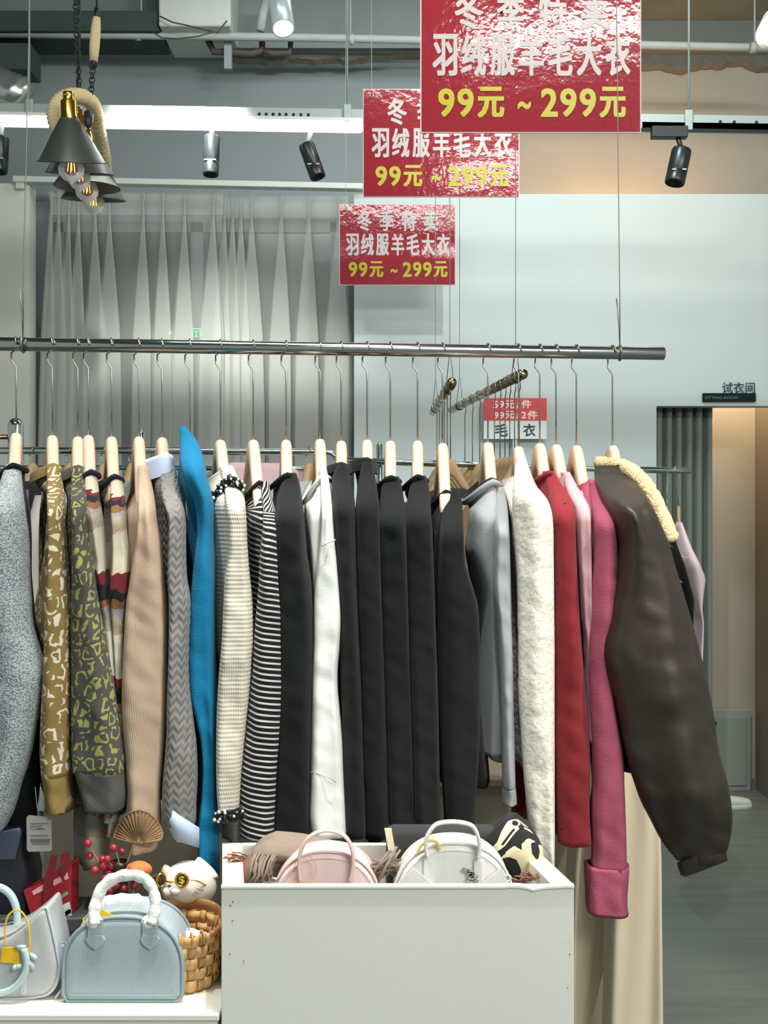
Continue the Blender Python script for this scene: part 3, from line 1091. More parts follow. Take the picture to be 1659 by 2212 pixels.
# wool sweater price card in front of the white partition
d = DP - 0.05
t = thing('price_card', 'red and white sweater price card on a clear stand', 'price card', tuple(P(1113, 970, d)))
a, b = P(1045, 948, d), P(1181, 860, d)
zm = ZP(909, d)
build('red_half', MB().box((a.x, d, zm), (b.x, d + 0.003, b.z)), plain('price_red', (222, 62, 66), 0.5), t, False)
build('white_half', MB().box((a.x, d, a.z), (b.x, d + 0.003, zm)), plain('price_white', (226, 236, 236), 0.5), t, False)
mb = MB()
for s, x0, x1, y0, y1 in (('5', 1065, 1076, 866, 882), ('9', 1078, 1089, 866, 882), ('元', 1091, 1111, 865, 883), ('/', 1115, 1121, 866, 883), ('件', 1126, 1148, 864, 882),
                          ('9', 1067, 1077, 890, 905), ('9', 1079, 1089, 890, 905), ('元', 1091, 1111, 888, 905), ('/', 1115, 1121, 889, 906), ('2', 1126, 1137, 889, 904), ('件', 1139, 1161, 887, 906)):
    p, q = P(x0, y1, d), P(x1, y0, d)
    text_mesh(mb, s, p.x, q.x, p.z, q.z, d - 0.001, 0.03)
build('price_lettering', mb, plain('price_letter_white', (246, 226, 226), 0.5), t, False)
mb = MB()
for s, x0, x1 in (('毛', 1069, 1097), ('衣', 1130, 1157)):
    p, q = P(x0, 943, d), P(x1, 915, d)
    text_mesh(mb, s, p.x, q.x, p.z, q.z, d - 0.001, 0.02)
build('goods_lettering', mb, plain('goods_letter_dark', (30, 44, 66), 0.5), t, False)
mb = MB().box((XP(1108, d), d + 0.004, ZP(1010, d)), (XP(1117, d), d + 0.01, ZP(945, d)))
build('stand_stem', mb, plain('clear_stand', (196, 212, 212), 0.1), t, False)
mb = MB().box((XP(1070, d), d - 0.03, ZP(1016, d)), (XP(1150, d), DP - 0.001, ZP(1008, d)))
build('wall_shelf', mb, plain('clear_stand', (196, 212, 212), 0.1), t, False)

# ================================================================== main clothes rail
M_CHROME = metal('polished_steel', (188, 188, 182), 0.16)
M_WIRE = metal('hook_steel', (170, 168, 156), 0.22)
ZR = 1.88
RR = 0.0155


def rod_d(px):
    return 2.62 + (2.775 - 2.62) * px / 1430.0


t = thing('clothes_rail', 'thick polished steel rail hung on cables carrying the clothes', 'clothes rail', (XP(715, rod_d(715)), rod_d(715), ZR - RR))
d0, d1 = rod_d(-160), rod_d(1434)
A, B = Vector((XP(-160, d0), d0, ZR)), Vector((XP(1434, d1), d1, ZR))
mb = MB().tube([A, A.lerp(B, 0.5), B - (B - A).normalized() * 0.002, B], [RR, RR, RR, RR * 0.93], 32)
build('rail_tube', mb, M_CHROME, t)
for px, ptop in ((50, 62), (1339, 1333)):
    dd = rod_d(px)
    c = Vector((XP(px, dd), dd, ZR))
    mb = MB()
    mb.tube([c + Vector((0, (RR + .002) * cos(q), (RR + .002) * sin(q))) for q in [2 * pi * k / 18 for k in range(18)]], 0.0028, 8, True)
    top = Vector((XP(ptop, dd), dd + 0.01, ZP(-40, dd)))
    mb.tube([c + Vector((0, 0, RR)), c + Vector((0, 0, 0.12)), top, Vector((top.x - (c.x - top.x) * 2, top.y, 4.09))], 0.0013, 6)
    mb.tube([c + Vector((0, 0, RR)), c + Vector((-0.002, 0, 0.06)), c + Vector((-0.008, 0, 0.13))], 0.0016, 6)
    build('cable', mb, M_CABLE, t)

M_WOOD = wood('pale_beech', (226, 204, 180), (206, 180, 154), 0.5, (5, 5, 40))
ZT = [(0.0, 0.0), (0.010, -0.002), (0.024, -0.022), (0.045, -0.062), (0.075, -0.108), (0.11, -0.150), (0.15, -0.196)]
ZB = [(0.0, -0.058), (0.010, -0.064), (0.024, -0.084), (0.045, -0.112), (0.075, -0.146), (0.11, -0.182), (0.15, -0.216)]


def hanger(px, wy, ang, label, d=None, kinky=1.0, thick=0.0135, curve=0.35, name='clothes_hanger', zrod=ZR, rrod=RR, along=(1, 0), group='wooden hangers on the main rail', half=0.118, mat=None):
    """wooden hanger with a long steel hook over the rail; ang = heading of its front arm"""
    dd = rod_d(px) if d is None else d
    x = XP(px, dd)
    za = ZP(wy, dd)
    t = thing(name, label, 'hanger', (x, dd, za - 0.17), group)
    ax = Vector((sin(ang), -cos(ang), 0))      # towards the viewer
    nx = Vector((cos(ang), sin(ang), 0))
    rings = []
    ss = [-half + 2 * half * k / 40 for k in range(41)]
    for s in ss:
        q = abs(s)
        zt_, zb_ = interp(ZT, q)[0], interp(ZB, q)[0]
        th = thick * (1.0 if q < half - 0.02 else max(0.35, sqrt(max(0.0, 1 - ((q - half + 0.02) / 0.021) ** 2))))
        off = -curve * s * s
        c = Vector((x, dd, za + (zt_ + zb_) / 2)) + ax * s + nx * off
        hh = (zt_ - zb_) / 2
        rings.append([c + nx * (th * (abs(cos(a)) ** 0.7) * (1 if cos(a) > 0 else -1)) + Vector((0, 0, hh * (abs(sin(a)) ** 0.7) * (1 if sin(a) > 0 else -1))) for a in [2 * pi * j / 20 + 0.0001 for j in range(20)]])
    build('wooden_body', MB().loft(rings, True, True, True), mat or M_WOOD, t)
    # hook: straight shank, kink, loop round the rail
    base = Vector((x, dd, za - 0.012))
    zl = zrod - 0.052
    k = 0.011 * kinky
    al = Vector((along[0], along[1], 0))
    pe = Vector((-along[1], along[0], 0))
    pts = [base, Vector((x, dd, (za + zl) / 2)), Vector((x, dd, zl))]
    rl = rrod + 0.0026
    for i in range(13):
        q = -pi / 2 + (pi * 1.55) * i / 12
        c = Vector((x, dd, zrod)) - al * (k * (1 - i / 12 * 1.5)) + pe * (rl * cos(q)) + Vector((0, 0, rl * sin(q)))
        if i == 0:
            pts.append(c + Vector((0, 0, -0.018)))
        pts.append(c)
    build('steel_hook', MB().tube(pts, 0.0019, 8), M_WIRE, t)
    return t


# ================================================================== garments
def neck_ring(x, dd, z, ang, hl, bulge, dip, n, wid=0.018):
    ax = Vector((sin(ang), -cos(ang), 0))
    nx = Vector((cos(ang), sin(ang), 0))
    ring = []
    for j in range(n):
        a = 2 * pi * j / n
        s = hl * cos(a)
        p = sin(a)
        w = wid * p if p > 0 else (wid + bulge) * p
        ring.append(Vector((x, dd, z)) + ax * s + nx * w + Vector((0, 0, -dip * max(0, -p) ** 1.3 - 0.008 * max(0, p))))
    return ring


NB = 48


def garment(name, label, cat, px, wy, sleeve, body, mat, bmat=None, hem=1760, cuff=None, cmat=None, collar=None, dip=0.035, bulge=0.012, seed=0, dd=None,
            dfwd=0.0, back_t=0.017, fold=1.0, wrinkle=0.0045, lining=None, taper_end=False, sleeve_b=0.048, group='garments on the main rail', yoke=None, open_hem=True, hl=0.078, back_sleeve=True):
    d = rod_d(px) if dd is None else dd
    X = XP(px, d)
    bmat = bmat or mat
    body = body or sleeve
    rnd = random.Random(seed or px)
    ph = [rnd.uniform(0, 6.28) for _ in range(8)]
    y0 = sleeve[0][0]
    yb0 = body[0][0]
    zneck = ZP(yb0, d - 0.06)
    zhem = ZP(hem, d - 0.1)
    t = thing(name, label, cat, (X, d, zhem), group)
    ds = d - 0.195 - dfwd
    # heading of the shoulder line from the traced shoulder
    ysh = y0 + 110
    xl, xr = interp(sleeve, ysh)
    ang = atan2(XP((xl + xr) / 2, ds) - X, d - ds)
    ang = max(-0.30, min(0.34, ang))
    ax = Vector((sin(ang), -cos(ang), 0))
    nx = Vector((cos(ang), sin(ang), 0))
    # ---- body
    rings = []
    NL = 46
    sh = 0.085
    for k in range(NL + 1):
        z = zneck + (zhem - zneck) * (k / NL) ** 1.15
        q = (zneck - z) / sh
        L = hl + (0.175 - hl) * min(1, q) ** 0.9
        yy = CY - (z - EYE) * F / (d - L * 0.75)
        bl, br = interp(body, yy)
        dfr = d - L * 0.75
        xf = XP((bl + br) / 2, dfr)
        tf = max(0.008, (br - bl) / 2 / F * dfr)
        cl = Vector((X, d, z))
        xline = X + (xf - X) * 1.0
        sway = 0.006 * sin(ph[0] + z * 5)
        ring = []
        nk = neck_ring(X, d, zneck, ang, hl, bulge, dip, NB)
        w = smooth(q * 1.15)
        for j in range(NB):
            a = 2 * pi * j / NB
            s = cos(a)
            p = sin(a)
            se = (abs(s) ** 0.62) * (1 if s > 0 else -1)
            pe = (abs(p) ** 0.75) * (1 if p > 0 else -1)
            fr = (se + 1) / 2
            th = back_t + (tf - back_t) * smooth(fr * 1.25)
            xc = (xf - X - ax.x * L * 0.75) * fr
            wr = fold * smooth(q * .5) * 0.0045 * (sin(7 * se + ph[1] + 2.5 * z) + 0.6 * sin(13 * se + ph[2] - 4 * z))
            pt = cl + ax * (L * se) + Vector((xc, 0, 0)) + nx * (th * pe + wr + sway)
            if w < 1:
                e = nk[j] + Vector((0, 0, (z - zneck)))
                pt = e.lerp(pt, w)
            if k == NL:
                pt.z += 0.006 * sin(3 * a + ph[3])
            ring.append(pt)
        rings.append(ring)
    # turned-in hem
    last = rings[-1]
    c = sum(last, Vector((0, 0, 0))) / NB
    rings.append([c + (p - c) * 0.86 + Vector((0, 0, 0.03)) for p in last])
    build('body', MB().loft(rings), bmat, t)

    # ---- sleeves
    def sleeve_rings(tab, a_top, n=70, mm=32, b_end=1.0):
        ya, yb = tab[0][0], tab[-1][0]
        out = []
        for k in range(n + 1):
            y = ya + (yb - ya) * (k / n)
            l, r = interp(tab, y)
            q = (y - y0) / 105.0
            dc = d - 0.055 - (0.14 + dfwd) * smooth(q)
            b = 0.022 + (sleeve_b - 0.022) * smooth(q)
            aa = (r - l) / 2 / F * dc
            b = min(b, 0.02 + aa * 1.4)
            if taper_end:
                b *= 1 - 0.62 * smooth((k / n - 0.8) / 0.2)
            cx = XP((l + r) / 2, dc)
            z = ZP(y, dc)
            ring = []
            for j in range(mm):
                an = 2 * pi * j / mm
                cc, s2 = cos(an), sin(an)
                ex = 0.82
                ux = (abs(cc) ** ex) * (1 if cc > 0 else -1)
                uy = (abs(s2) ** ex) * (1 if s2 > 0 else -1)
                f = 1 + fold * smooth(q * 0.7) * (0.11 * sin(3 * an + ph[4] + z * 3.0) * (0.5 + 0.5 * s2 * s2) + 0.045 * sin(5 * an + ph[5] - z * 5) * s2 * s2)
                pv = Vector((cx + aa * ux, dc + b * uy * f, z))
                wn = mnoise.noise(Vector((pv.x * 26 + ph[6] * 9, pv.y * 16, pv.z * 7))) + 0.5 * mnoise.noise(Vector((pv.x * 30 + pv.z * 26, ph[7] * 5, pv.z * 24)))
                pv.y += wrinkle * wn * smooth(q) * (1.6 if uy < 0 else .4)
                pv.x += wrinkle * 0.35 * wn * smooth(q) * ux
                ring.append(pv)
            out.append(ring)
        return out
    rg = sleeve_rings(sleeve, 0)
    lastc = sum(rg[-1], Vector((0, 0, 0))) / len(rg[-1])
    if not cuff:
        rg.append([lastc + (p - lastc) * 0.93 + Vector((0, 0, -0.001)) for p in rg[-1]])
        rg.append([lastc + (p - lastc) * 0.8 + Vector((0, 0, 0.035)) for p in rg[-2]])
    n_y = None
    if yoke:
        n_y = int(70 * (yoke - sleeve[0][0]) / (sleeve[-1][0] - sleeve[0][0]))
        build('shoulder_yoke', MB().loft(rg[:n_y + 1], True, True, False), cmat, t)
        rg = rg[n_y:]
    build('sleeve', MB().loft(rg, True, not n_y, True), mat, t)
    if cuff:
        rc = sleeve_rings(cuff, 0, 14)
        lc = sum(rc[-1], Vector((0, 0, 0))) / len(rc[-1])
        rc.append([lc + (p - lc) * 0.85 + Vector((0, 0, 0.03)) for p in rc[-1]])
        fc = sum(rc[0], Vector((0, 0, 0))) / len(rc[0])
        rc.insert(0, [fc + (p - fc) * 0.8 for p in rc[0]])
        build('cuff', MB().loft(rc, True, False, True), cmat or mat, t)
    if back_sleeve:
        # far sleeve behind the rail
        rb = []
        base = rings[8]
        for k in range(31):
            q = k / 30
            z = zneck - 0.05 - (zneck - zhem) * 0.98 * q
            cc = Vector((X, d, z)) - ax * (0.10 + 0.085 * smooth(q * 6))
            aa = 0.020 + 0.018 * smooth(q * 4) * (1 - .4 * q)
            rb.append([cc + nx * (min(aa, back_t + 0.006) * cos(2 * pi * j / 20)) + ax * (0.05 * sin(2 * pi * j / 20) * (1 - .3 * q)) for j in range(20)])
        build('sleeve', MB().loft(rb, True, True, True), mat, t)
    # ---- neckband
    if collar:
        cm, rad, hgt = collar
        nk = neck_ring(X, d, zneck, ang, hl + 0.003, bulge + 0.004, dip, 40, 0.022)
        if lining:
            c = sum(nk, Vector((0, 0, 0))) / 40
            build('lining', MB().tube([c + (p - c) * 0.88 + Vector((0, 0, 0.004)) for p in nk], rad * 1.2, 8, True), lining, t)
        if hgt <= 0:
            build('neckband', MB().tube(nk, rad, 8, True), cm, t)
        else:
            c = sum(nk, Vector((0, 0, 0))) / 40
            lo = [c + (p - c) * 1.12 + Vector((0, 0, -hgt * 0.55)) for p in nk]
            mi = [c + (p - c) * 1.06 + Vector((0, 0, hgt * 0.25)) for p in nk]
            up = [p + Vector((0, 0, hgt * 0.45)) for p in nk]
            ui = [c + (p - c) * 0.93 + Vector((0, 0, hgt * 0.35)) for p in nk]
            li = [c + (p - c) * 0.9 + Vector((0, 0, -hgt * 0.5)) for p in nk]
            build('collar', MB().loft([lo, mi, up, ui, li]), cm, t)
    return t, ang


K = {}
K['grey_boucle'] = cloth('grey_boucle', (206, 214, 216), 'boucle', (120, 130, 134))
K['black'] = cloth('black_jersey', (22, 25, 26), 'rib', amt=0.2)
K['black2'] = cloth('brown_black_knit', (27, 26, 28), 'rib', amt=0.2)
K['navy'] = cloth('navy_rib', (30, 34, 48), 'rib')
K['olive_leo'] = cloth('olive_leopard_knit', (136, 114, 68), 'leopard', (212, 208, 188), scale=1.1)
K['olive'] = cloth('olive_rib', (138, 118, 66), 'rib')
K['dark_leo'] = cloth('charcoal_leopard_knit', (78, 76, 72), 'leopard', (150, 154, 84), scale=1.25)
K['charcoal'] = cloth('charcoal_rib', (84, 84, 80), 'rib')
K['fair'] = cloth('multicolour_banded_knit', (220, 210, 190), 'colourwork', scale=1.0)
K['beige'] = cloth('beige_fine_knit', (184, 160, 138), 'rib', amt=0.06)
K['cable'] = cloth('grey_cable_knit', (128, 126, 124), 'cable', (74, 72, 70))
K['shirt_blue'] = cloth('pale_blue_cotton', (186, 200, 226), 'fuzz', amt=0.03, bstr=0.15)
K['teal_blue'] = cloth('bright_blue_wool', (16, 116, 158), 'fuzz', amt=0.12)
K['cream'] = cloth('cream_waffle_knit', (216, 210, 194), 'waffle', (166, 160, 142))
K['stripe'] = cloth('black_white_stripe', (26, 24, 26), 'stripe', (206, 206, 202))
K['vstripe'] = cloth('black_white_yoke_stripe', (26, 24, 26), 'vstripe', (206, 206, 202))
K['white'] = cloth('white_jersey', (234, 236, 232), 'fuzz', amt=0.02, bstr=0.2)
K['grey'] = cloth('grey_marl', (152, 156, 159), 'fuzz', amt=0.12, bstr=0.25)
K['lace'] = cloth('white_lace', (232, 228, 216), 'lace', (196, 188, 170))
K['red'] = cloth('red_knit_with_dots', (124, 36, 44), 'dots', (70, 16, 24), amt=0.10)
K['rose'] = cloth('pale_pink_satin_knit', (192, 152, 158), 'fuzz', amt=0.03, bstr=0.15)
K['pink'] = cloth('hot_pink_wool', (170, 84, 108), 'fuzz', amt=0.08)
K['brown_leather'] = leather('dark_brown_leather', (38, 33, 28), 0.45, (54, 45, 37))  # second tone paints the highlight streaks into the leather's colour
K['shearling'] = cloth('cream_shearling', (242, 224, 186), 'boucle', (206, 182, 136), scale=0.8)

HG = {}
SP = 'pale wooden hanger holding the '


def rack_item(px, wy, short, ang, **kw):
    hanger(px, wy, ang, SP + short, **kw)


# 1 grey boucle pullover at the left edge
S = [(1003, 14, 44), (1040, 4, 45), (1100, -8, 47), (1150, -14, 54), (1200, -20, 58), (1250, -24, 60), (1300, -26, 64), (1350, -28, 68), (1400, -30, 82), (1450, -32, 94), (1500, -32, 90), (1560, -30, 80), (1640, -30, 61), (1700, -30, 41), (1760, -30, 24), (1790, -26, 10)]
Bd = [(1006, 20, 60), (1150, 10, 66), (1400, 10, 84), (1700, 5, 84), (1780, 0, 72)]
_, a = garment('pullover', 'pale grey curly knit pullover with a black neckband at the left edge', 'sweater', 35, 935, S, Bd, K['grey_boucle'], K['black'], 1775, collar=(K['black'], 0.007, 0), dip=0.03, sleeve_b=0.06)
rack_item(35, 935, 'grey curly knit pullover', a)
# 2 olive leopard
S = [(1008, 103, 131), (1030, 104, 131), (1060, 106, 135), (1100, 108, 137), (1150, 110, 140), (1200, 110, 143), (1250, 108, 146), (1300, 106, 150), (1340, 102, 153), (1400, 100, 154), (1460, 97, 155), (1540, 92, 155), (1620, 90, 154), (1670, 93, 153)]
Bd = [(1010, 85, 130), (1100, 97, 130), (1180, 95, 130), (1240, 88, 130), (1300, 76, 128), (1345, 66, 124), (1400, 80, 124), (1440, 92, 124), (1600, 97, 130), (1720, 100, 130)]
_, a = garment('cardigan', 'olive knit cardigan with cream leopard spots and plain olive cuff', 'sweater', 113, 940, S, Bd, K['olive_leo'], None, 1715, cuff=[(1666, 93, 152), (1700, 98, 152), (1735, 101, 155), (1748, 100, 158)], cmat=K['olive'], hl=0.058, collar=(K['olive'], 0.007, 0.024), dip=0.02, bulge=0.02)
rack_item(113, 940, 'olive leopard cardigan', a)
# 3 charcoal leopard
S = [(1012, 154, 181), (1030, 156, 182), (1080, 157, 186), (1140, 160, 189), (1200, 160, 196), (1240, 160, 205), (1290, 158, 212), (1340, 157, 222), (1400, 157, 235), (1450, 157, 243), (1500, 157, 249), (1560, 157, 258), (1620, 157, 268), (1664, 160, 271)]
Bd = [(1014, 142, 180), (1100, 150, 186), (1300, 154, 200), (1600, 160, 235), (1720, 160, 240)]
_, a = garment('cardigan', 'charcoal knit cardigan with lime green leopard spots', 'sweater', 168, 943, S, Bd, K['dark_leo'], None, 1720, cuff=[(1662, 163, 270), (1690, 171, 272), (1720, 180, 273), (1746, 186, 268)], cmat=K['charcoal'], hl=0.058, collar=(K['charcoal'], 0.007, 0.024), dip=0.02, bulge=0.02, dfwd=0.01)
rack_item(168, 943, 'charcoal and lime leopard cardigan', a)
# 4 and 5 banded knits
S = [(1018, 184, 207), (1060, 186, 212), (1100, 190, 217), (1150, 195, 223), (1200, 200, 229), (1250, 205, 235), (1300, 212, 243), (1340, 220, 250), (1400, 230, 254), (1450, 236, 256), (1520, 238, 262), (1600, 240, 266), (1680, 236, 262), (1770, 228, 256)]
Bd = [(1020, 184, 208), (1200, 194, 226), (1400, 200, 240), (1740, 172, 244), (1880, 174, 236)]
_, a = garment('pullover', 'banded cream, red and black knit behind the lime leopard cardigan', 'sweater', 191, 940, S, Bd, K['fair'], None, 1860, collar=(K['navy'], 0.007, 0), dfwd=-0.02, seed=4, back_t=0.011, sleeve_b=0.036)
rack_item(191, 940, 'banded knit behind the lime leopard cardigan', a)
S = [(1028, 240, 262), (1060, 240, 266), (1100, 243, 270), (1150, 246, 272), (1200, 247, 278), (1240, 245, 282), (1280, 241, 281), (1320, 244, 277), (1400, 250, 272), (1500, 255, 272), (1600, 256, 272), (1700, 246, 264), (1800, 234, 250)]
Bd = [(1030, 232, 262), (1100, 236, 264), (1250, 240, 270), (1600, 240, 270), (1780, 232, 262)]
_, a = garment('pullover', 'banded cream, red and black knit beside the beige sweater', 'sweater', 241, 943, S, Bd, K['fair'], None, 1740, collar=(K['navy'], 0.007, 0), dfwd=-0.015, seed=5)
rack_item(241, 943, 'banded knit beside the beige sweater', a)
# 6 beige
S = [(1006, 299, 318), (1040, 300, 325), (1070, 301, 330), (1100, 302, 334), (1130, 301, 338), (1170, 297, 347), (1220, 288, 353), (1260, 282, 356), (1300, 275, 359), (1400, 269, 361), (1500, 265, 361), (1560, 267, 359), (1620, 272, 354), (1700, 277, 348), (1800, 280, 344), (1830, 282, 340)]
Bd = [(1040, 282, 322), (1070, 278, 330), (1130, 278, 330), (1250, 272, 335), (1700, 285, 340)]
_, a = garment('pullover', 'plain beige fine knit V-neck sweater with a long creased sleeve', 'sweater', 300, 943, S, Bd, K['beige'], None, 1745, dip=0.06, bulge=0.012, fold=1.3)
rack_item(300, 943, 'beige V-neck sweater', a)
# 7 grey cable knit over a blue shirt
S = [(1008, 346, 378), (1040, 348, 384), (1080, 354, 392), (1120, 366, 399), (1160, 367, 400), (1200, 366, 400), (1250, 365, 402), (1300, 367, 410), (1380, 367, 408), (1460, 365, 407), (1520, 362, 413), (1580, 361, 420), (1640, 357, 426), (1700, 352, 426), (1745, 352, 424), (1776, 358, 424)]
Bd = [(1000, 328, 372), (1060, 334, 380), (1100, 344, 385), (1200, 352, 390), (1300, 358, 398), (1700, 356, 412)]
tg, a = garment('cable_sweater', 'dark grey cable sweater with a pale blue shirt collar and cuff', 'sweater', 350, 945, S, Bd, K['cable'], None, 1740, collar=(K['shirt_blue'], 0.006, 0.05), dip=0.015, bulge=0.016, dfwd=0.005)
rack_item(350, 945, 'grey cable sweater', a)
dc = rod_d(350) - 0.20
mb = MB()
ra, rb = [], []
for j in range(32):
    q = 2 * pi * j / 32
    cx_, sy_ = cos(q), sin(q)
    fx = (cx_ + 1) / 2
    ytop = 1726 + 62 * fx ** 0.8
    ybot = (1770 + 50 * smooth(fx / 0.42)) if fx < 0.42 else 1818 + 14 * ((fx - 0.42) / 0.58)
    pt = P(347 + 84 * fx, ytop, dc + 0.055 * sy_)
    pb = P(350 + 82 * fx, ybot, dc + 0.050 * sy_)
    ra.append(pt)
    rb.append(pb)
ca = sum(ra, Vector((0, 0, 0))) / 32
rin = [ca + (p - ca) * 0.94 for p in ra]
cb = sum(rb, Vector((0, 0, 0))) / 32
rbin = [cb + (p - cb) * 0.94 + Vector((0, 0, 0.002)) for p in rb]
mb.loft([[cb + (p - cb) * .9 + Vector((0, 0, .03)) for p in rb], rbin, rb, [x.lerp(y, 0.5) + Vector((0, -0.004 * (1 if x.y < dc else -1), 0)) for x, y in zip(rb, ra)], ra, rin, [ca + (p - ca) * 0.9 + Vector((0, 0, -.03)) for p in ra]])
build('shirt_cuff', mb, K['shirt_blue'], tg, label='folded pale blue shirt cuff')
# 8 bright blue
S = [(922, 392, 401), (934, 389, 412), (950, 389, 424), (972, 390, 433), (1000, 391, 441), (1040, 403, 449), (1070, 417, 457), (1100, 425, 461), (1150, 428, 460), (1200, 423, 462), (1260, 416, 464), (1320, 411, 464), (1400, 408, 465), (1460, 408, 467), (1510, 412, 469), (1550, 425, 469), (1600, 436, 469), (1660, 440, 469), (1720, 437, 470), (1780, 430, 472), (1840, 430, 473), (1886, 431, 474)]
Bd = [(962, 390, 432), (1030, 384, 440), (1100, 394, 440), (1200, 402, 442), (1300, 410, 446), (1480, 411, 446), (1560, 424, 450), (1760, 424, 455)]
_, a = garment('wool_sweater', 'bright blue fuzzy wool sweater with a raised shoulder peak', 'sweater', 410, 955, S, Bd, K['teal_blue'], None, 1800, dip=0.01, bulge=0.005, dfwd=-0.03, back_t=0.018, fold=1.2)
rack_item(410, 955, 'bright blue wool sweater', a)
# 9 cream waffle knit with beads
S = [(1006, 472, 502), (1030, 480, 514), (1060, 486, 524), (1100, 491, 531), (1150, 496, 533), (1200, 495, 535), (1250, 487, 540), (1300, 484, 545), (1380, 480, 548), (1430, 476, 545), (1500, 471, 540), (1600, 468, 530), (1700, 469, 522), (1748, 473, 519)]
Bd = [(1008, 454, 500), (1060, 456, 510), (1100, 460, 512), (1200, 463, 512), (1300, 465, 512), (1410, 468, 512), (1440, 477, 514), (1820, 482, 516)]
tg, a = garment('beaded_sweater', 'cream waffle knit sweater with black beaded trim at neck and cuff', 'sweater', 476, 950, S, Bd, K['cream'], None, 1810, dip=0.03, bulge=0.02)
rack_item(476, 950, 'cream beaded sweater', a)
M_BEAD_D = plain('black_bead', (30, 30, 32), 0.15)
M_BEAD_L = plain('pearl_bead', (206, 216, 206), 0.15)
rnd = random.Random(9)
for nm, pts, rad in (('neck_trim', [(457, 1068), (462, 1080), (470, 1068), (480, 1052), (490, 1040), (500, 1036), (510, 1040), (518, 1048), (524, 1056)], 0.012), ('cuff_trim', [(468, 1762), (480, 1764), (495, 1762), (510, 1760), (526, 1756)], 0.015)):
    dcc = (rod_d(476) - 0.13) if nm == 'neck_trim' else rod_d(476) - 0.245
    dcc = dcc
    ln = [P(x, y, dcc - (0.02 * i / len(pts) if nm == 'neck_trim' else 0)) for i, (x, y) in enumerate(pts)]
    tr_ = build(nm, MB().tube(ln, rad * 0.8, 10), K['black'], tg)
    md, ml = MB(), MB()
    for i in range(len(ln) - 1):
        for q in range(7):
            c = ln[i].lerp(ln[i + 1], rnd.random())
            v = Vector((rnd.uniform(-1, 1), -abs(rnd.uniform(.2, 1)), rnd.uniform(-1, 1))).normalized()
            (md if rnd.random() < 0.55 else ml).ball(c + v * rad, rnd.uniform(0.0028, 0.005), 8, 6)
    build('black_beads', md, M_BEAD_D, tr_)
    build('pearl_beads', ml, M_BEAD_L, tr_)
# 10 striped
S = [(1040, 562, 580), (1065, 565, 585), (1090, 568, 591), (1120, 569, 597), (1160, 566, 600), (1200, 562, 602), (1250, 560, 604), (1300, 556, 608), (1340, 552, 610), (1400, 548, 611), (1450, 545, 611), (1520, 538, 611), (1600, 530, 606), (1680, 522, 600), (1740, 520, 597), (1802, 521, 594)]
Bd = [(1042, 524, 576), (1080, 532, 578), (1150, 536, 580), (1250, 541, 580), (1400, 545, 585), (1800, 530, 590)]
_, a = garment('striped_jersey', 'black top with thin white stripes, vertical on the shoulder yoke', 'top', 547, 950, S, Bd, K['stripe'], None, 1790, collar=(K['black'], 0.005, 0), dip=0.05, bulge=0.012, yoke=1108, cmat=K['vstripe'])
rack_item(547, 950, 'striped top', a)
# 11 black
S = [(1022, 622, 640), (1050, 606, 648), (1100, 596, 655), (1150, 596, 659), (1200, 598, 663), (1250, 600, 671), (1300, 604, 675), (1400, 606, 677), (1500, 606, 676), (1600, 602, 673), (1700, 597, 671), (1800, 592, 669)]
_, a = garment('black_jersey', 'plain black top between the striped top and the white top', 'top', 618, 950, S, [(1026, 596, 636), (1100, 594, 650), (1800, 596, 670)], K['black'], None, 1800, collar=(K['black'], 0.006, 0), dip=0.03)
rack_item(618, 950, 'black top between the striped top and white top', a)
# 12 white
S = [(1012, 690, 705), (1040, 692, 711), (1080, 694, 717), (1110, 694, 720), (1170, 692, 725), (1220, 687, 731), (1260, 682, 735), (1300, 679, 739), (1340, 678, 740), (1400, 677, 735), (1450, 675, 730), (1490, 674, 730), (1540, 673, 735), (1600, 672, 741), (1700, 670, 746), (1755, 668, 749), (1800, 674, 752)]
Bd = [(1028, 668, 704), (1060, 660, 708), (1120, 663, 708), (1180, 668, 710), (1260, 676, 712), (1500, 684, 725), (1800, 690, 735)]
tg, a = garment('white_jersey', 'plain white long sleeved top among the black ones', 'top', 691, 948, S, Bd, K['white'], None, 1800, collar=(K['white'], 0.006, 0), dip=0.06, fold=1.2)
rack_item(691, 948, 'white top', a)
dcc = rod_d(691) - 0.195
mb = MB()
mb.tube([P(694, 1180, dcc - .048), P(706, 1174, dcc - .052), P(725, 1166, dcc - .04)], 0.0012, 5)
build('shoulder_seam', mb, plain('grey_seam', (186, 192, 190), 0.8), tg)
mb = MB()
mb.tube([P(671, 1668, dcc - .03), P(685, 1670, dcc - .05), P(710, 1680, dcc - .052), P(726, 1690, dcc - .045)], 0.0012, 5)
build('seam', mb, plain('grey_seam', (186, 192, 190), 0.8), tg)
# 13 to 17 black ones
S = [(1004, 729, 750), (1030, 718, 756), (1080, 718, 765), (1150, 722, 768), (1250, 728, 772), (1400, 734, 780), (1600, 740, 787), (1800, 748, 793)]
_, a = garment('black_jersey', 'black ribbed top just right of the white top', 'top', 737, 952, S, [(1006, 722, 752), (1080, 716, 760), (1800, 740, 790)], K['black2'], None, 1800, hl=0.055, collar=(K['black2'], 0.006, 0.02), dip=0.01)
rack_item(737, 952, 'black ribbed top right of the white top', a)
S = [(998, 783, 806), (1030, 776, 811), (1080, 770, 818), (1150, 768, 822), (1250, 768, 825), (1500, 775, 835), (1800, 785, 845)]
_, a = garment('turtleneck', 'black turtleneck, second garment right of the white top', 'top', 793, 950, S, [(1000, 778, 808), (1080, 770, 812), (1800, 785, 840)], K['black'], None, 1800, hl=0.055, collar=(K['black'], 0.006, 0.03), dip=0.005)
rack_item(793, 950, 'black turtleneck', a)
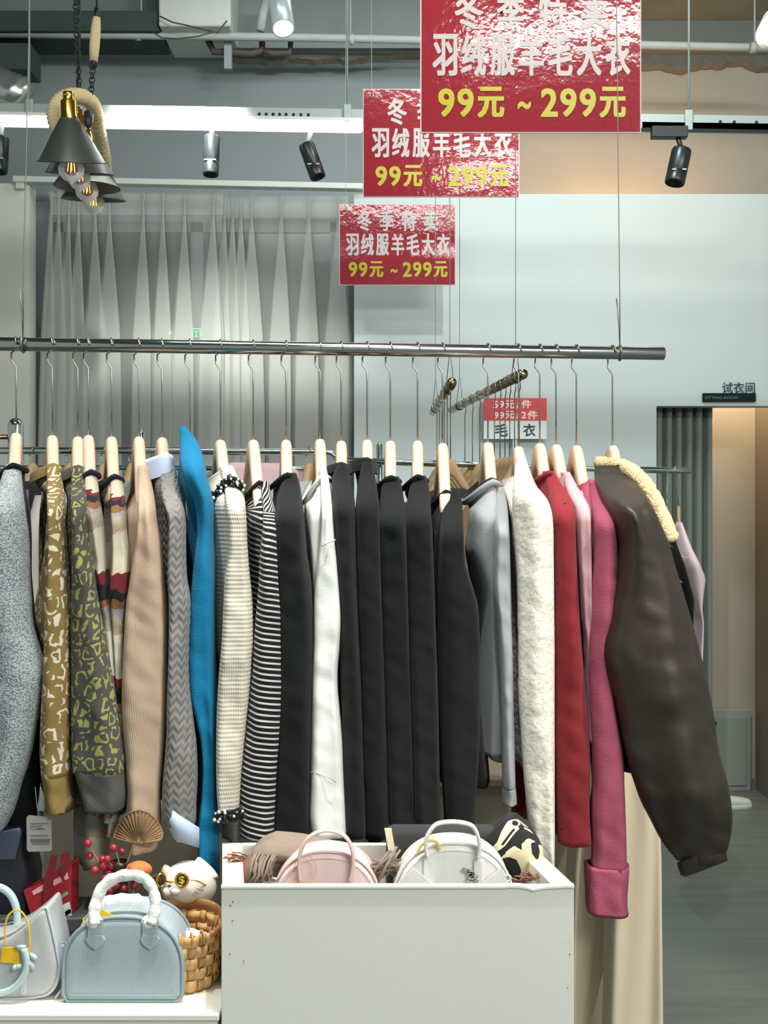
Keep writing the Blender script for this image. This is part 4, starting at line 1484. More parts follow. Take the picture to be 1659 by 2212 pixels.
S = [(1030, 830, 862), (1060, 823, 870), (1100, 820, 875), (1150, 820, 878), (1300, 822, 882), (1500, 828, 888), (1800, 838, 897)]
_, a = garment('black_jersey', 'black crew neck top, third garment right of the white top', 'top', 843, 952, S, [(1032, 826, 862), (1100, 820, 868), (1800, 838, 890)], K['black'], None, 1800, collar=(K['black'], 0.006, 0), dip=0.025)
rack_item(843, 952, 'third garment right of the white top', a)
S = [(1028, 894, 920), (1060, 883, 928), (1100, 878, 931), (1150, 877, 934), (1300, 878, 940), (1500, 884, 946), (1800, 892, 952)]
_, a = garment('black_jersey', 'black crew neck top, fourth garment right of the white top', 'top', 902, 952, S, [(1030, 880, 920), (1100, 878, 926), (1800, 892, 946)], K['black2'], None, 1800, collar=(K['black'], 0.006, 0), dip=0.03)
rack_item(902, 952, 'fourth garment right of the white top', a)
S = [(1058, 972, 990), (1085, 960, 998), (1150, 950, 1001), (1220, 946, 1006), (1270, 945, 1022), (1310, 945, 1032), (1400, 945, 1036), (1600, 950, 1036), (1700, 955, 1030), (1800, 962, 1022)]
_, a = garment('black_jersey', 'black drawstring neck top just left of the grey layered top', 'top', 956, 957, S, [(1062, 938, 990), (1100, 936, 992), (1300, 938, 1015), (1640, 945, 1062), (1690, 950, 1066)], K['black'], None, 1685, collar=(K['black'], 0.005, 0), dip=0.05, bulge=0.02)
rack_item(956, 957, 'black drawstring top left of the grey top', a)
# 18 grey with a dark inner neck
S = [(1052, 1066, 1087), (1080, 1069, 1094), (1120, 1068, 1098), (1200, 1066, 1101), (1280, 1066, 1103), (1340, 1073, 1104), (1420, 1078, 1107), (1550, 1082, 1109), (1700, 1085, 1113)]
Bd = [(1042, 1020, 1086), (1080, 1011, 1086), (1150, 1006, 1090), (1190, 1003, 1092), (1230, 1012, 1094), (1280, 1027, 1094), (1340, 1033, 1094), (1500, 1035, 1092), (1640, 1036, 1092)]
_, a = garment('grey_jersey', 'grey marl top with a black inner neckline and slim sleeve', 'top', 1054, 955, S, Bd, K['grey'], None, 1628, collar=(K['grey'], 0.008, 0), lining=K['black'], dip=0.045, bulge=0.03, cuff=[(1698, 1085, 1113), (1716, 1085, 1115), (1733, 1085, 1116)], cmat=K['grey'], sleeve_b=0.04)
rack_item(1054, 955, 'grey marl top', a, half=0.085)
# 19 white lace
S = [(978, 1119, 1131), (1010, 1113, 1142), (1050, 1109, 1158), (1080, 1107, 1182), (1120, 1108, 1193), (1200, 1114, 1195), (1300, 1119, 1196), (1400, 1120, 1197), (1500, 1120, 1197), (1560, 1124, 1197), (1655, 1130, 1197), (1720, 1136, 1197), (1790, 1143, 1197), (1866, 1162, 1196)]
Bd = [(1022, 1092, 1142), (1060, 1096, 1150), (1100, 1102, 1162), (1140, 1110, 1166), (1300, 1120, 1172), (1650, 1124, 1180)]
_, a = garment('lace_blouse', 'white textured lace top with ragged sleeve edge', 'top', 1120, 964, S, Bd, K['lace'], None, 1650, dip=0.02, bulge=0.03, fold=1.3, dfwd=0.02)
rack_item(1120, 964, 'white lace top', a)
# 20 red
S = [(1018, 1172, 1196), (1040, 1176, 1208), (1070, 1184, 1228), (1100, 1189, 1240), (1150, 1192, 1242), (1250, 1193, 1246), (1350, 1194, 1252), (1450, 1195, 1260), (1550, 1196, 1268), (1650, 1198, 1274), (1750, 1201, 1272), (1818, 1205, 1276)]
_, a = garment('red_cardigan', 'red knit cardigan with small dark dots', 'sweater', 1166, 957, S, [(1022, 1166, 1196), (1070, 1176, 1222), (1120, 1188, 1238), (1800, 1206, 1270)], K['red'], None, 1800, dip=0.03, collar=(K['red'], 0.006, 0))
rack_item(1166, 957, 'red cardigan', a)
# 21 pale pink
S = [(1020, 1211, 1230), (1050, 1218, 1246), (1080, 1230, 1264), (1100, 1240, 1273), (1150, 1244, 1275), (1250, 1250, 1277), (1340, 1257, 1277), (1400, 1263, 1280), (1500, 1266, 1284), (1600, 1268, 1288)]
_, a = garment('pale_pink_blouse', 'pale pink satin knit top squeezed between red and hot pink', 'top', 1201, 960, S, [(1024, 1208, 1232), (1100, 1236, 1262), (1600, 1262, 1286)], K['rose'], None, 1600, dip=0.02, dfwd=-0.02, sleeve_b=0.036)
rack_item(1201, 960, 'pale pink top', a)
# 22 hot pink
S = [(1036, 1270, 1292), (1060, 1272, 1310), (1085, 1276, 1324), (1110, 1280, 1329), (1150, 1284, 1331), (1200, 1284, 1333), (1280, 1277, 1335), (1340, 1272, 1334), (1400, 1269, 1330), (1450, 1269, 1326), (1500, 1270, 1325), (1560, 1272, 1334), (1620, 1276, 1344), (1700, 1280, 1347), (1740, 1275, 1349), (1800, 1277, 1351), (1850, 1280, 1352), (1872, 1275, 1353)]
Bd = [(1040, 1262, 1292), (1090, 1260, 1318), (1130, 1276, 1322), (1300, 1278, 1330), (1640, 1290, 1345)]
tg, a = garment('pink_sweater', 'hot pink wool sweater with a deep turned up cuff', 'sweater', 1245, 962, S, Bd, K['pink'], None, 1640, dip=0.02, cuff=[(1866, 1263, 1358), (1890, 1264, 1357), (1930, 1266, 1354), (1955, 1267, 1354), (1968, 1269, 1356)], cmat=K['pink'])
rack_item(1245, 962, 'hot pink sweater', a)
mb = MB()
for x, y, dy in ((1354, 1902, -0.01), (1303, 1970, -0.03)):
    mb.ball(P(x, y, rod_d(1245) - 0.2 + dy), 0.0045, 10, 8)
build('pearl_button', mb, M_BEAD_L, tg)
# 23 dark leather jacket with shearling collar
S = [(1006, 1286, 1340), (1022, 1284, 1358), (1045, 1288, 1376), (1080, 1305, 1396), (1120, 1326, 1416), (1170, 1334, 1438), (1220, 1334, 1453), (1280, 1326, 1472), (1340, 1311, 1490), (1400, 1298, 1507), (1440, 1303, 1517), (1500, 1322, 1530), (1560, 1336, 1541), (1620, 1348, 1549), (1680, 1366, 1566), (1740, 1390, 1577), (1790, 1415, 1578), (1830, 1440, 1571), (1855, 1458, 1561)]
Bd = [(1004, 1284, 1346), (1040, 1284, 1370), (1080, 1290, 1396), (1120, 1305, 1418), (1170, 1318, 1438), (1300, 1328, 1455), (1500, 1330, 1455), (1660, 1330, 1450)]
tg, a = garment('leather_jacket', 'dark brown leather jacket with cream shearling collar and ballooned sleeve', 'jacket', 1323, 962, S, Bd, K['brown_leather'], None, 1650, dip=0.01, bulge=0.01, sleeve_b=0.085, dfwd=0.04, fold=1.8, back_t=0.03, wrinkle=0.008, taper_end=True)
rack_item(1323, 962, 'leather jacket', 0.18)
dcc = rod_d(1323) - 0.255
mb = MB()
rg = []
for k, (dx, dy, s) in enumerate(((0, 0, 0.9), (1, 2, 1.04), (4, 14, 1.05), (8, 30, 1.02), (9, 34, .85))):
    rg.append([P(1513 + dx + 50 * s * cos(2 * pi * j / 28), 1845 + dy - 16 * cos(2 * pi * j / 28), dcc + 0.02 + 0.035 * sin(2 * pi * j / 28) * s) for j in range(28)])
mb.loft(rg, True, False, True)
build('cuff', mb, K['brown_leather'], tg)
# shearling
pts = [(1284, 1000, -0.00), (1300, 1001, -0.01), (1322, 1005, -0.03), (1345, 1009, -0.06), (1368, 1022, -0.09), (1390, 1044, -0.11), (1408, 1072, -0.13), (1422, 1100, -0.14), (1434, 1128, -0.15), (1443, 1153, -0.16), (1450, 1172, -0.16)]
ln = [P(x, y, rod_d(1323) + q) for x, y, q in pts]
fin = []
for i in range(len(ln) - 1):
    for k in range(4):
        fin.append(ln[i].lerp(ln[i + 1], k / 4))
fin.append(ln[-1])
rnd = random.Random(5)
rads = [0.013 + 0.006 * min(1, i / 12) + 0.0015 * rnd.random() for i in range(len(fin))]
rads[0] = 0.006
rads[-1] = 0.005
mb = MB().tube(fin, rads, 18)
for i, p in enumerate(mb.v):
    mb.v[i] = p + Vector((rnd.uniform(-1, 1), rnd.uniform(-1, 1), rnd.uniform(-1, 1))) * 0.0016
build('shearling_collar', mb, K['shearling'], tg, label='cream shearling collar')
mb = MB().tube([P(1384, 1082, rod_d(1323) - .185), P(1404, 1128, rod_d(1323) - .21), P(1428, 1166, rod_d(1323) - .22), P(1452, 1182, rod_d(1323) - .20)], 0.002, 6)
mb.tube([P(1348, 1202, rod_d(1323) - .27), P(1362, 1186, rod_d(1323) - .285), P(1388, 1176, rod_d(1323) - .29), P(1420, 1170, rod_d(1323) - .27), P(1440, 1172, rod_d(1323) - .24)], 0.0016, 6)
build('seam', mb, plain('tan_seam', (104, 86, 62), 0.6), tg)

# ================================================================== rails and racks behind
M_BRASS = metal('aged_brass_tube', (150, 138, 108), 0.25)
M_RACK = metal('chrome_rack', (196, 204, 200), 0.14)
M_DARKWOOD = wood('dark_beech', (206, 176, 136), (176, 146, 108), 0.5, (5, 5, 40))


def far_rail(label, near, far, cables):
    d0, d1 = near[2], far[2]
    z = ZP(near[1], d0)
    a = Vector((XP(near[0], d0), d0, z))
    b = Vector((XP(far[0], d1), d1, z))
    t = thing('hanging_rail', label, 'clothes rail', tuple((a + b) / 2), 'steel rails receding on cables behind')
    build('rail_tube', MB().tube([a, a.lerp(b, .5), b], 0.0165, 20), M_BRASS, t)
    for q, pxs in cables:
        c = a.lerp(b, q)
        mb = MB()
        mb.tube([c + Vector((0.018 * cos(w), 0, 0.018 * sin(w))) for w in [2 * pi * k / 14 for k in range(14)]], 0.002, 6, True)
        mb.tube([c + Vector((-0.012, 0, 0.012)), c + Vector((0, 0, 0.12)), Vector((c.x, c.y, 4.09))], 0.0014, 5)
        mb.tube([c + Vector((0.012, 0, 0.012)), c + Vector((0.001, 0, 0.12))], 0.0014, 5)
        build('cable', mb, M_CABLE, t)
    return a, b


def simple_garment(name, label, cat, c, ax_ang, w, hem, mat, thick=0.03, sl=0.55, group=None, neck=0.10):
    """smaller garment seen in gaps: shaped shoulders, body and two sleeves; c = top of the neck"""
    ax = Vector((cos(ax_ang), sin(ax_ang), 0))
    nx = Vector((-sin(ax_ang), cos(ax_ang), 0))
    c = Vector(c)
    t = thing(name, label, cat, (c.x, c.y, hem), group)
    rings = []
    for k in range(15):
        q = k / 14
        z = c.z - (c.z - hem) * q ** 1.4
        dz = c.z - z
        L = neck / 2 + (w / 2 - neck / 2) * min(1, dz / 0.07) ** .8
        th = thick * (0.5 + 0.5 * min(1, dz / 0.1))
        rings.append([Vector((c.x, c.y, z)) + ax * (L * (abs(cos(a)) ** .7) * (1 if cos(a) > 0 else -1)) + nx * (th * (abs(sin(a)) ** .8) * (1 if sin(a) > 0 else -1) + .006 * sin(3 * a + 4 * z)) for a in [2 * pi * j / 24 for j in range(24)]])
    build('body', MB().loft(rings, True, True, True), mat, t)
    for s in (-1, 1):
        rg = []
        for k in range(11):
            q = k / 10
            z = c.z - 0.05 - sl * q
            cc = Vector((c.x, c.y, z)) + ax * s * (w / 2 - 0.03 + 0.05 * smooth(q * 3))
            r1, r2 = 0.052 * (1 - .4 * q) * smooth(.35 + q * 4), thick * 0.95 * (1 - .25 * q)
            rg.append([cc + ax * (r1 * cos(a)) + nx * (r2 * sin(a)) for a in [2 * pi * j / 16 for j in range(16)]])
        build('sleeve', MB().loft(rg, True, True, True), mat, t)
    return t


a, b = far_rail('brass toned rail receding behind the lace top, ring end nearest', (1130, 808, 3.7), (975, 885, 5.0), ((0.08, 0), (0.85, 0)))
A1, B1 = a, b
a2, b2 = far_rail('shorter looking dark rail end behind the black tops', (976, 826, 3.9), (936, 888, 5.05), ((0.08, 0), (0.85, 0)))
cl = [('taupe', (150, 120, 96)), ('cream', (222, 206, 180)), ('wine piped grey', (104, 98, 92)), ('dark grey', (70, 70, 70)), ('sand', (198, 170, 136)), ('charcoal', (60, 60, 62)), ('cream', (226, 214, 190)), ('brown', (112, 86, 66))]
for (ra, rb, nm, qs, grp) in ((A1, B1, 'brass toned', (0.04, 0.09, 0.145, 0.20, 0.26, 0.33, 0.42, 0.53, 0.64, 0.76), 'hangers on the brass toned receding rail'), (a2, b2, 'dark', (0.06, 0.2, 0.34, 0.48, 0.62, 0.76), 'hangers on the dark receding rail')):
    dirx = (rb - ra).normalized()
    hd = atan2(dirx.y, dirx.x)
    base_lab = 'wooden hanger with long hook on the %s receding rail' % nm
    for i, q in enumerate(qs):
        c = ra.lerp(rb, q)
        px = c.x / c.y * F + CX
        wy = CY - (c.z - 0.255 - EYE) * F / c.y
        hanger(px, wy, hd - pi + 0.0 + 0.04 * sin(i * 2.1), base_lab, d=c.y, zrod=c.z, rrod=0.0165, along=(dirx.x, dirx.y), group=grp, mat=M_DARKWOOD, kinky=1.4, half=0.15)
        nmc, colr = cl[(i + (3 if nm == 'dark' else 0)) % len(cl)]
        K2 = cloth('far_%s_cloth' % nmc.replace(' ', '_'), colr, 'fuzz')
        simple_garment('hanging_garment', 'garment hung on the %s receding rail behind the main row' % nm, 'top', (c.x, c.y, c.z - 0.355), hd - pi / 2 + 0.04 * sin(i * 2.1), 0.36, 0.72, K2, thick=0.024, group='garments on the %s receding rail' % nm)


# floor standing chrome racks behind the main row
def chrome_rack(label, pts, px_post, bar2, dd):
    t = thing('chrome_rack', label, 'clothes rack', (XP((pts[0][0] + pts[-1][0]) / 2, dd), dd, 0))
    ln = []
    raw = [P(x, y, dd) for x, y in pts]
    build('top_rail', MB().tube(raw, 0.0125, 16), M_RACK, t)
    if bar2:
        build('lower_rail', MB().tube([P(x, y, dd + 0.06) for x, y in bar2], 0.009, 14), M_RACK, t)
    for px, ytop in px_post:
        x = XP(px, dd)
        mb = MB().tube([Vector((x, dd + 0.03, 0.0)), Vector((x, dd + 0.03, 1.0)), Vector((x, dd + 0.03, ZP(ytop, dd) - 0.012)), Vector((x, dd + 0.03, ZP(ytop, dd)))], [0.013, 0.013, 0.013, 0.007], 16)
        build('post', mb, M_RACK, t)
        mb = MB().tube([Vector((x, dd - 0.22, 0.02)), Vector((x, dd + 0.28, 0.02))], 0.013, 14)
        build('foot', mb, M_RACK, t)
    return t


chrome_rack('chrome clothes rack behind the left half of the row', [(-120, 974), (300, 973), (560, 976), (700, 976), (716, 980), (728, 990), (735, 1003), (736, 1030), (736, 1200)], ((300, 926), (-90, 930)), [(-120, 1011), (300, 1010), (560, 1012), (734, 1013)], 4.0)
chrome_rack('chrome clothes rack behind the right half of the row', [(742, 994), (900, 1000), (1150, 1008), (1350, 1014), (1492, 1017)], ((820, 955), (1330, 985)), None, 4.5)
x = XP(34, 4.3)
t = thing('steel_column', 'round topped steel post behind the grey curly pullover', 'post', (x, 4.3, 0))
build('column_tube', MB().lathe([(0.029, 0), (0.029, ZP(920, 4.3)), (0.026, ZP(911, 4.3)), (0.016, ZP(905, 4.3)), (0.002, ZP(903, 4.3))], 24, (x, 4.3, 0)), M_RACK, t)
build('base_plate', MB().lathe([(0.001, 0.012), (0.1, 0.012), (0.1, 0.0)], 24, (x, 4.3, 0)), M_RACK, t)
build('side_arm', MB().tube([Vector((x, 4.3, ZP(944, 4.3))), Vector((x - 0.3, 4.3, ZP(944, 4.3)))], 0.009, 12), M_BRASS, t)

back_cols = [(70, 'black', (44, 46, 48)), (150, 'cream', (210, 206, 196)), (225, 'dark green', (66, 76, 66)), (285, 'grey', (150, 156, 150)), (420, 'black', (44, 44, 48)), (560, 'pale pink', (232, 198, 206)), (668, 'white', (196, 200, 198))]
for i, (px, cn, colr) in enumerate(back_cols):
    c = P(px, 1050, 4.0)
    if cn == 'pale pink':
        lab = 'pale pink garment spread out behind the striped top'
    else:
        lab = '%s garment on the left chrome rack' % cn + (', nearest the steel column' if px == 70 else ', behind the blue sweater' if px == 420 else '')
    wide = cn == 'pale pink'
    ang = 0.30 if wide else 1.25
    simple_garment('hanging_garment', lab, 'top', (c.x, 4.0, ZP(1000 if wide else 1040, 4.0)), ang, 0.36, 0.70, cloth('rack_%s_cloth' % cn.replace(' ', '_'), colr, 'fuzz'), thick=0.035, group=None, neck=0.2 if wide else 0.1)
    hanger(px, 985 if wide else 1000, -pi / 2 + ang + pi, 'thin hanger on the left chrome rack carrying the ' + lab.split(',')[0].replace(' on the left chrome rack', '') + (' by the column' if px == 70 else ' behind the sweater' if px == 420 else ''), d=4.0, zrod=ZP(974, 4.0), rrod=0.0125, half=0.14, group='hangers on the left chrome rack', mat=M_DARKWOOD) if not wide else None

# right end of the second rack: pale pink shirt and a dark garment on steel hangers
dd = 4.5
t = thing('pale_pink_shirt', 'pale pink shirt hanging at the right end of the chrome rack', 'shirt', tuple(P(1480, 1420, dd)))
tab = [(1128, 1462, 1472), (1150, 1460, 1478), (1180, 1459, 1486), (1220, 1460, 1502), (1248, 1464, 1513), (1270, 1470, 1508), (1310, 1480, 1500), (1340, 1486, 1501), (1420, 1478, 1502), (1620, 1468, 1500)]
rg = []
for k in range(46):
    y = 1128 + (1620 - 1128) * k / 45
    l, r = interp(tab, y)
    cx_, hw = XP((l + r) / 2, dd), (r - l) / 2 / F * dd
    rg.append([Vector((cx_ + hw * cos(a), dd + (0.03 + 0.14 * min(1, k / 8)) * sin(a), ZP(y, dd))) for a in [2 * pi * j / 24 for j in range(24)]])
build('body', MB().loft(rg, True, True, True), cloth('pale_pink_cotton', (232, 208, 212), 'fuzz', amt=.03, bstr=.15), t)
build('seam', MB().tube([P(1463, 1200, dd - .14), P(1490, 1206, dd - .13), P(1502, 1212, dd - .08)], 0.002, 5), plain('pink_seam', (214, 186, 192), .8), t)
t = thing('slim_hanger', 'slim hanger holding the pale pink shirt on the chrome rack', 'hanger', tuple(P(1466, 1130, dd)))
build('wire_hook', MB().tube([P(1466, 1100, dd), P(1464, 1070, dd), P(1460, 1040, dd), P(1456, 1024, dd), P(1458, 1010, dd - .016), P(1461, 1006, dd)], 0.0022, 6), M_WIRE, t)
build('hanger_arm', MB().tube([P(1466, 1094, dd), P(1467, 1130, dd), P(1467, 1150, dd)], [0.006, 0.006, 0.004], 10), M_DARKWOOD, t)
t = thing('dark_garment', 'dark garment behind the jacket sleeve at the right rack end', 'top', tuple(P(1460, 1420, dd - .25)))
tab = [(1128, 1436, 1446), (1180, 1436, 1456), (1220, 1440, 1466), (1260, 1446, 1478), (1290, 1452, 1486), (1315, 1456, 1484), (1420, 1456, 1482), (1620, 1452, 1486)]
rg = []
de = dd - 0.25
for k in range(44):
    y = 1128 + (1620 - 1128) * k / 43
    l, r = interp(tab, y)
    cx_, hw = XP((l + r) / 2, de), (r - l) / 2 / F * de
    rg.append([Vector((cx_ + hw * cos(a), de + (0.03 + 0.13 * min(1, k / 8)) * sin(a), ZP(y, de))) for a in [2 * pi * j / 20 for j in range(20)]])
build('body', MB().loft(rg, True, True, True), K['black'], t)
build('hanging_loop', MB().tube([P(1442, 1132, de), P(1441, 1060, de + .1), P(1443, 1016, dd - .016), P(1443, 1006, dd), P(1443, 1012, dd + .016)], .002, 6), M_WIRE, t)
build('trim_band', MB().tube([P(1458, 1248, de - .16), P(1470, 1256, de - .165), P(1480, 1263, de - .09)], 0.003, 6), plain('tan_trim', (176, 150, 116), .7), t)

# taupe counter behind the row
dd = 3.25
t = thing('display_counter', 'taupe display counter standing behind the hanging row', 'counter', (0, dd, 0))
M_TAUPE = plain('taupe_panel', (150, 140, 122), 0.6, noise_amt=0.06, nscale=20)
xa_, xb_ = XP(95, dd), XP(1330, dd)
zc = ZP(1682, dd)
build('front_panel', MB().box((xa_, dd, 0.06), (xb_, dd + 0.02, zc - 0.02)), M_TAUPE, t, False)
build('counter_top', MB().box((xa_ - .01, dd - 0.012, zc - 0.02), (xb_ + .01, dd + 0.42, zc)), M_TAUPE, t, False, bevel=0.003)
build('side_panel', MB().box((xa_, dd + .02, 0.0), (xa_ + .02, dd + 0.41, zc - 0.02)), M_TAUPE, t, False)
build('side_panel', MB().box((xb_ - .02, dd + .02, 0.0), (xb_, dd + 0.41, zc - 0.02)), M_TAUPE, t, False)

# cream trousers right of the bin
dd = 2.95
t = thing('wide_trousers', 'long cream wide leg trousers hanging below the hot pink sweater', 'trousers', (XP(1340, dd), dd, 0.04))
M_CREAM = cloth('cream_drape', (222, 208, 184), 'fuzz', amt=0.03, bstr=0.2, sheen=0.1)
for lab, tab, back in (('leg', [(1560, 1330, 1400), (1640, 1318, 1404), (1700, 1312, 1412), (1800, 1306, 1424), (2000, 1305, 1428), (2212, 1302, 1432), (2330, 1300, 1434)], 0.0),
                       ('leg', [(1560, 1262, 1345), (1700, 1242, 1330), (1850, 1225, 1322), (1980, 1222, 1310), (2060, 1222, 1306), (2130, 1225, 1290), (2212, 1228, 1272), (2330, 1232, 1262)], 0.10)):
    rg = []
    for k in range(40):
        y = 1560 + (2330 - 1560) * k / 39
        l, r = interp(tab, y)
        d2 = dd + back
        cx_, hw = XP((l + r) / 2, d2), (r - l) / 2 / F * d2
        rg.append([Vector((cx_ + hw * (abs(cos(a)) ** .8) * (1 if cos(a) > 0 else -1), d2 + 0.045 * (abs(sin(a)) ** .8) * (1 if sin(a) > 0 else -1) + 0.010 * sin(4 * a + 1) * min(1, k / 12) + .006 * sin(7 * a + k * .1), ZP(y, d2))) for a in [2 * pi * j / 48 for j in range(48)]])
    build(lab, MB().loft(rg, True, True, True), M_CREAM, t)
zw = ZP(1560, dd)
build('waistband', MB().box((XP(1262, dd + .05), dd - .03, zw - .02), (XP(1400, dd), dd + .15, zw + .03)), M_CREAM, t, True, bevel=0.01)
t = thing('trouser_stand', 'steel stand carrying the cream wide leg trousers', 'stand', (XP(1335, dd + .06), dd + .06, 0))
build('post', MB().tube([Vector((XP(1322, dd + .05), dd + .052, 0.0)), Vector((XP(1322, dd + .05), dd + .052, zw - 0.03))], 0.009, 12), M_RACK, t)
build('base_plate', MB().lathe([(0.001, 0.01), (0.13, 0.01), (0.13, 0.0)], 28, (XP(1322, dd + .05), dd + .052, 0)), M_RACK, t)

# ================================================================== rope pendant with cone shades
M_ROPE = cloth('hemp_rope', (206, 188, 146), 'rib', amt=0.15, scale=0.5, sheen=0.1)
M_SHADE = plain('dark_cone_enamel', (66, 70, 66), 0.4, 0.2)
M_SHADE_IN = plain('cone_inner_enamel', (96, 98, 92), 0.5)
M_BRASS2 = metal('bright_brass', (226, 176, 78), 0.22)
m, nt, bs = new_mat('bulb_glass')
bs.inputs['Base Color'].default_value = (1, .97, .93, 1)
bs.inputs['Roughness'].default_value = 0.05
tr = N(nt, 'ShaderNodeBsdfTransparent')
fr_n = N(nt, 'ShaderNodeFresnel')
fr_n.inputs[0].default_value = 1.9
mx = N(nt, 'ShaderNodeMixShader')
nt.links.new(fr_n.outputs[0], mx.inputs[0])
nt.links.new(tr.outputs[0], mx.inputs[1])
nt.links.new(bs.outputs[0], mx.inputs[2])
nt.links.new(mx.outputs[0], nt.nodes['Material Output'].inputs['Surface'])
M_BULB = m
M_FIL = plain('bulb_filament', (255, 190, 110), 0.5, emit=(255, 150, 60), es=9)
M_IRON = plain('black_iron', (44, 50, 50), 0.5, 0.5)
dpn = 4.0
t = thing('rope_pendant', 'rope wrapped pendant with four black cone shades hung on chains', 'pendant lamp', tuple(P(170, 300, dpn)))
pts = [(131, 292, 3.98), (120, 262, 3.98), (119, 238, 3.985), (130, 218, 3.99), (150, 208, 4.0), (174, 208, 4.03), (196, 220, 4.1), (207, 245, 4.18), (211, 275, 4.26), (218, 305, 4.36), (224, 340, 4.46), (226, 370, 4.6), (226, 392, 4.75)]
ln = [P(*p) for p in pts]
fin = []
for i in range(len(ln) - 1):
    p0, p1, p2, p3 = ln[max(i - 1, 0)], ln[i], ln[i + 1], ln[min(i + 2, len(ln) - 1)]
    for k in range(10):
        s = k / 10
        fin.append(0.5 * ((2 * p1) + (p2 - p0) * s + (2 * p0 - 5 * p1 + 4 * p2 - p3) * s * s + (-p0 + 3 * p1 - 3 * p2 + p3) * s ** 3))
fin.append(ln[-1])
rads = [0.026 * (1 + 0.10 * sin(i * 2.1)) for i in range(len(fin))]
build('rope_arm', MB().tube(fin, rads, 18), M_ROPE, t)
for (cx_, yr, w, dd, yb, tx_) in ((154, 356, 148, 3.93, (157, 366, 28), .28), (172, 380, 146, 4.2, (167, 386, 24), .24), (188, 409, 142, 4.48, (186, 412, 25), .06), (202, 436, 138, 4.76, (199, 440, 25), .18)):
    r = w / 2 / F * dd
    hgt = 0.145
    c = P(cx_, yr - 4, dd)
    z0 = c.z
    tilt = Matrix.Rotation(tx_, 3, 'X') @ Matrix.Rotation(0.03, 3, 'Y')
    prof = [(0.026, hgt + .003), (0.03, hgt), (r * 0.98, 0.004), (r, 0.0), (r - 0.002, 0.001), (0.028, hgt - 0.003)]
    sh_ = build('cone_shade', MB().lathe(prof, 48, (c.x, dd, z0), mat=tilt), [M_SHADE], t)
    build('inner_lining', MB().lathe([(r - 0.004, 0.0005), (0.02, hgt - 0.006)], 48, (c.x, dd, z0), mat=tilt), M_SHADE_IN, sh_)
    so = build('socket', MB().lathe([(0.001, hgt + .085), (0.016, hgt + .085), (0.018, hgt + .075), (0.018, hgt + .06), (0.026, hgt + .055), (0.027, hgt + .004), (0.03, hgt), (0.03, hgt - .004)], 24, (c.x, dd, z0), mat=tilt), M_BRASS2, t)
    rb = yb[2] / F * dd
    cb = P(yb[0], yb[1], dd)
    prof = [(0.014, 0.075), (0.016, 0.055), (rb * 0.75, 0.03), (rb, 0.002), (rb * 0.92, -0.018), (rb * 0.6, -0.034), (rb * 0.25, -0.041), (0.006, -0.046), (0.001, -0.05)]
    bl = build('bulb', MB().lathe(prof, 28, (c.x, dd, cb.z)), M_BULB, t)
    mb = MB()
    for k in range(4):
        q = pi * k / 2 + .4
        mb.tube([Vector((c.x + .006 * cos(q), dd + .006 * sin(q), cb.z + 0.05)), Vector((c.x + 0.012 * cos(q), dd + 0.012 * sin(q), cb.z - 0.008))], 0.0011, 5)
    build('filament', mb, M_FIL, bl)
build('end_knob', MB().tube([P(191, 246, 3.9), P(191, 262, 3.88), P(190, 276, 3.87)], [0.016, 0.016, 0.006], 16), M_IRON, t)


def chain(a, b, n, r, mat, wire=0.0028):
    mb = MB()
    for i in range(n):
        c = a.lerp(b, (i + .5) / n)
        half = (a - b).length / n * 0.68
        ax = (b - a).normalized()
        sd = Vector((1, 0, 0)) if i % 2 else Vector((0.25, 1, 0)).normalized()
        mb.tube([c + ax * (half * sin(q)) + sd * (r * cos(q)) for q in [2 * pi * k / 14 for k in range(14)]], wire, 6, True)
    return mb


top = P(160, -60, 4.03)
build('chain', chain(top, P(172, 200, 4.03), 26, 0.0085, M_IRON), M_IRON, t)
build('power_cord', MB().tube([P(170, -60, 4.05), P(172, 40, 4.05), P(170, 130, 4.05), P(167, 196, 4.02)], 0.0052, 8), M_IRON, t)
build('ceiling_rose', MB().lathe([(0.001, 4.07), (0.06, 4.07), (0.06, 4.089)], 24, (top.x, top.y, 0)), M_IRON, t)
build('hanger_rod', MB().tube([top, Vector((top.x, top.y, 4.08))], 0.004, 8), M_IRON, t)
build('chain', chain(P(201, 140, 4.06), P(197, 208, 4.06), 7, 0.0095, M_IRON), M_IRON, t)
build('rope_sleeve', MB().tube([P(209, 38, 4.06), P(207, 60, 4.06), P(204, 100, 4.06), P(202, 132, 4.06)], [0.013, 0.017, 0.018, 0.014], 14), M_ROPE, t)
mb = MB().tube([P(202, 126, 4.06), P(202, 146, 4.06)], 0.009, 10)
mb.tube([P(202, 141, 4.06) + Vector((0.014 * cos(q), 0, 0.012 * sin(q))) for q in [2 * pi * k / 12 for k in range(12)]], 0.004, 6, True)
mb.tube([P(209, 44, 4.06), P(209, 18, 4.06)], 0.009, 10)
mb.tube([P(209, 20, 4.06), Vector((P(209, 0, 4.06).x, 4.06, 4.09))], 0.003, 6)
build('iron_fitting', mb, M_IRON, t)

# ================================================================== white bin and low table
M_LAM = plain('white_laminate', (226, 226, 217), 0.5, noise_amt=0.025, nscale=90)
M_LAMTOP = plain('white_laminate_top', (236, 234, 222), 0.4)
DB = 2.15
zb = ZP(1913, DB)
fx0, fx1 = XP(478, DB), XP(1240, DB)
DBB = 2.43
bx0, bx1 = XP(480, DBB), XP(1143, DBB)
th = 0.041
t = thing('display_bin', 'white laminate display bin holding scarves and handbags', 'display bin', ((fx0 + fx1) / 2, (DB + DBB) / 2, 0))


def quadbox(mb, p, z0, z1):
    mb.hexa([(x, y, z0) for x, y in p] + [(x, y, z1) for x, y in p])
    return mb


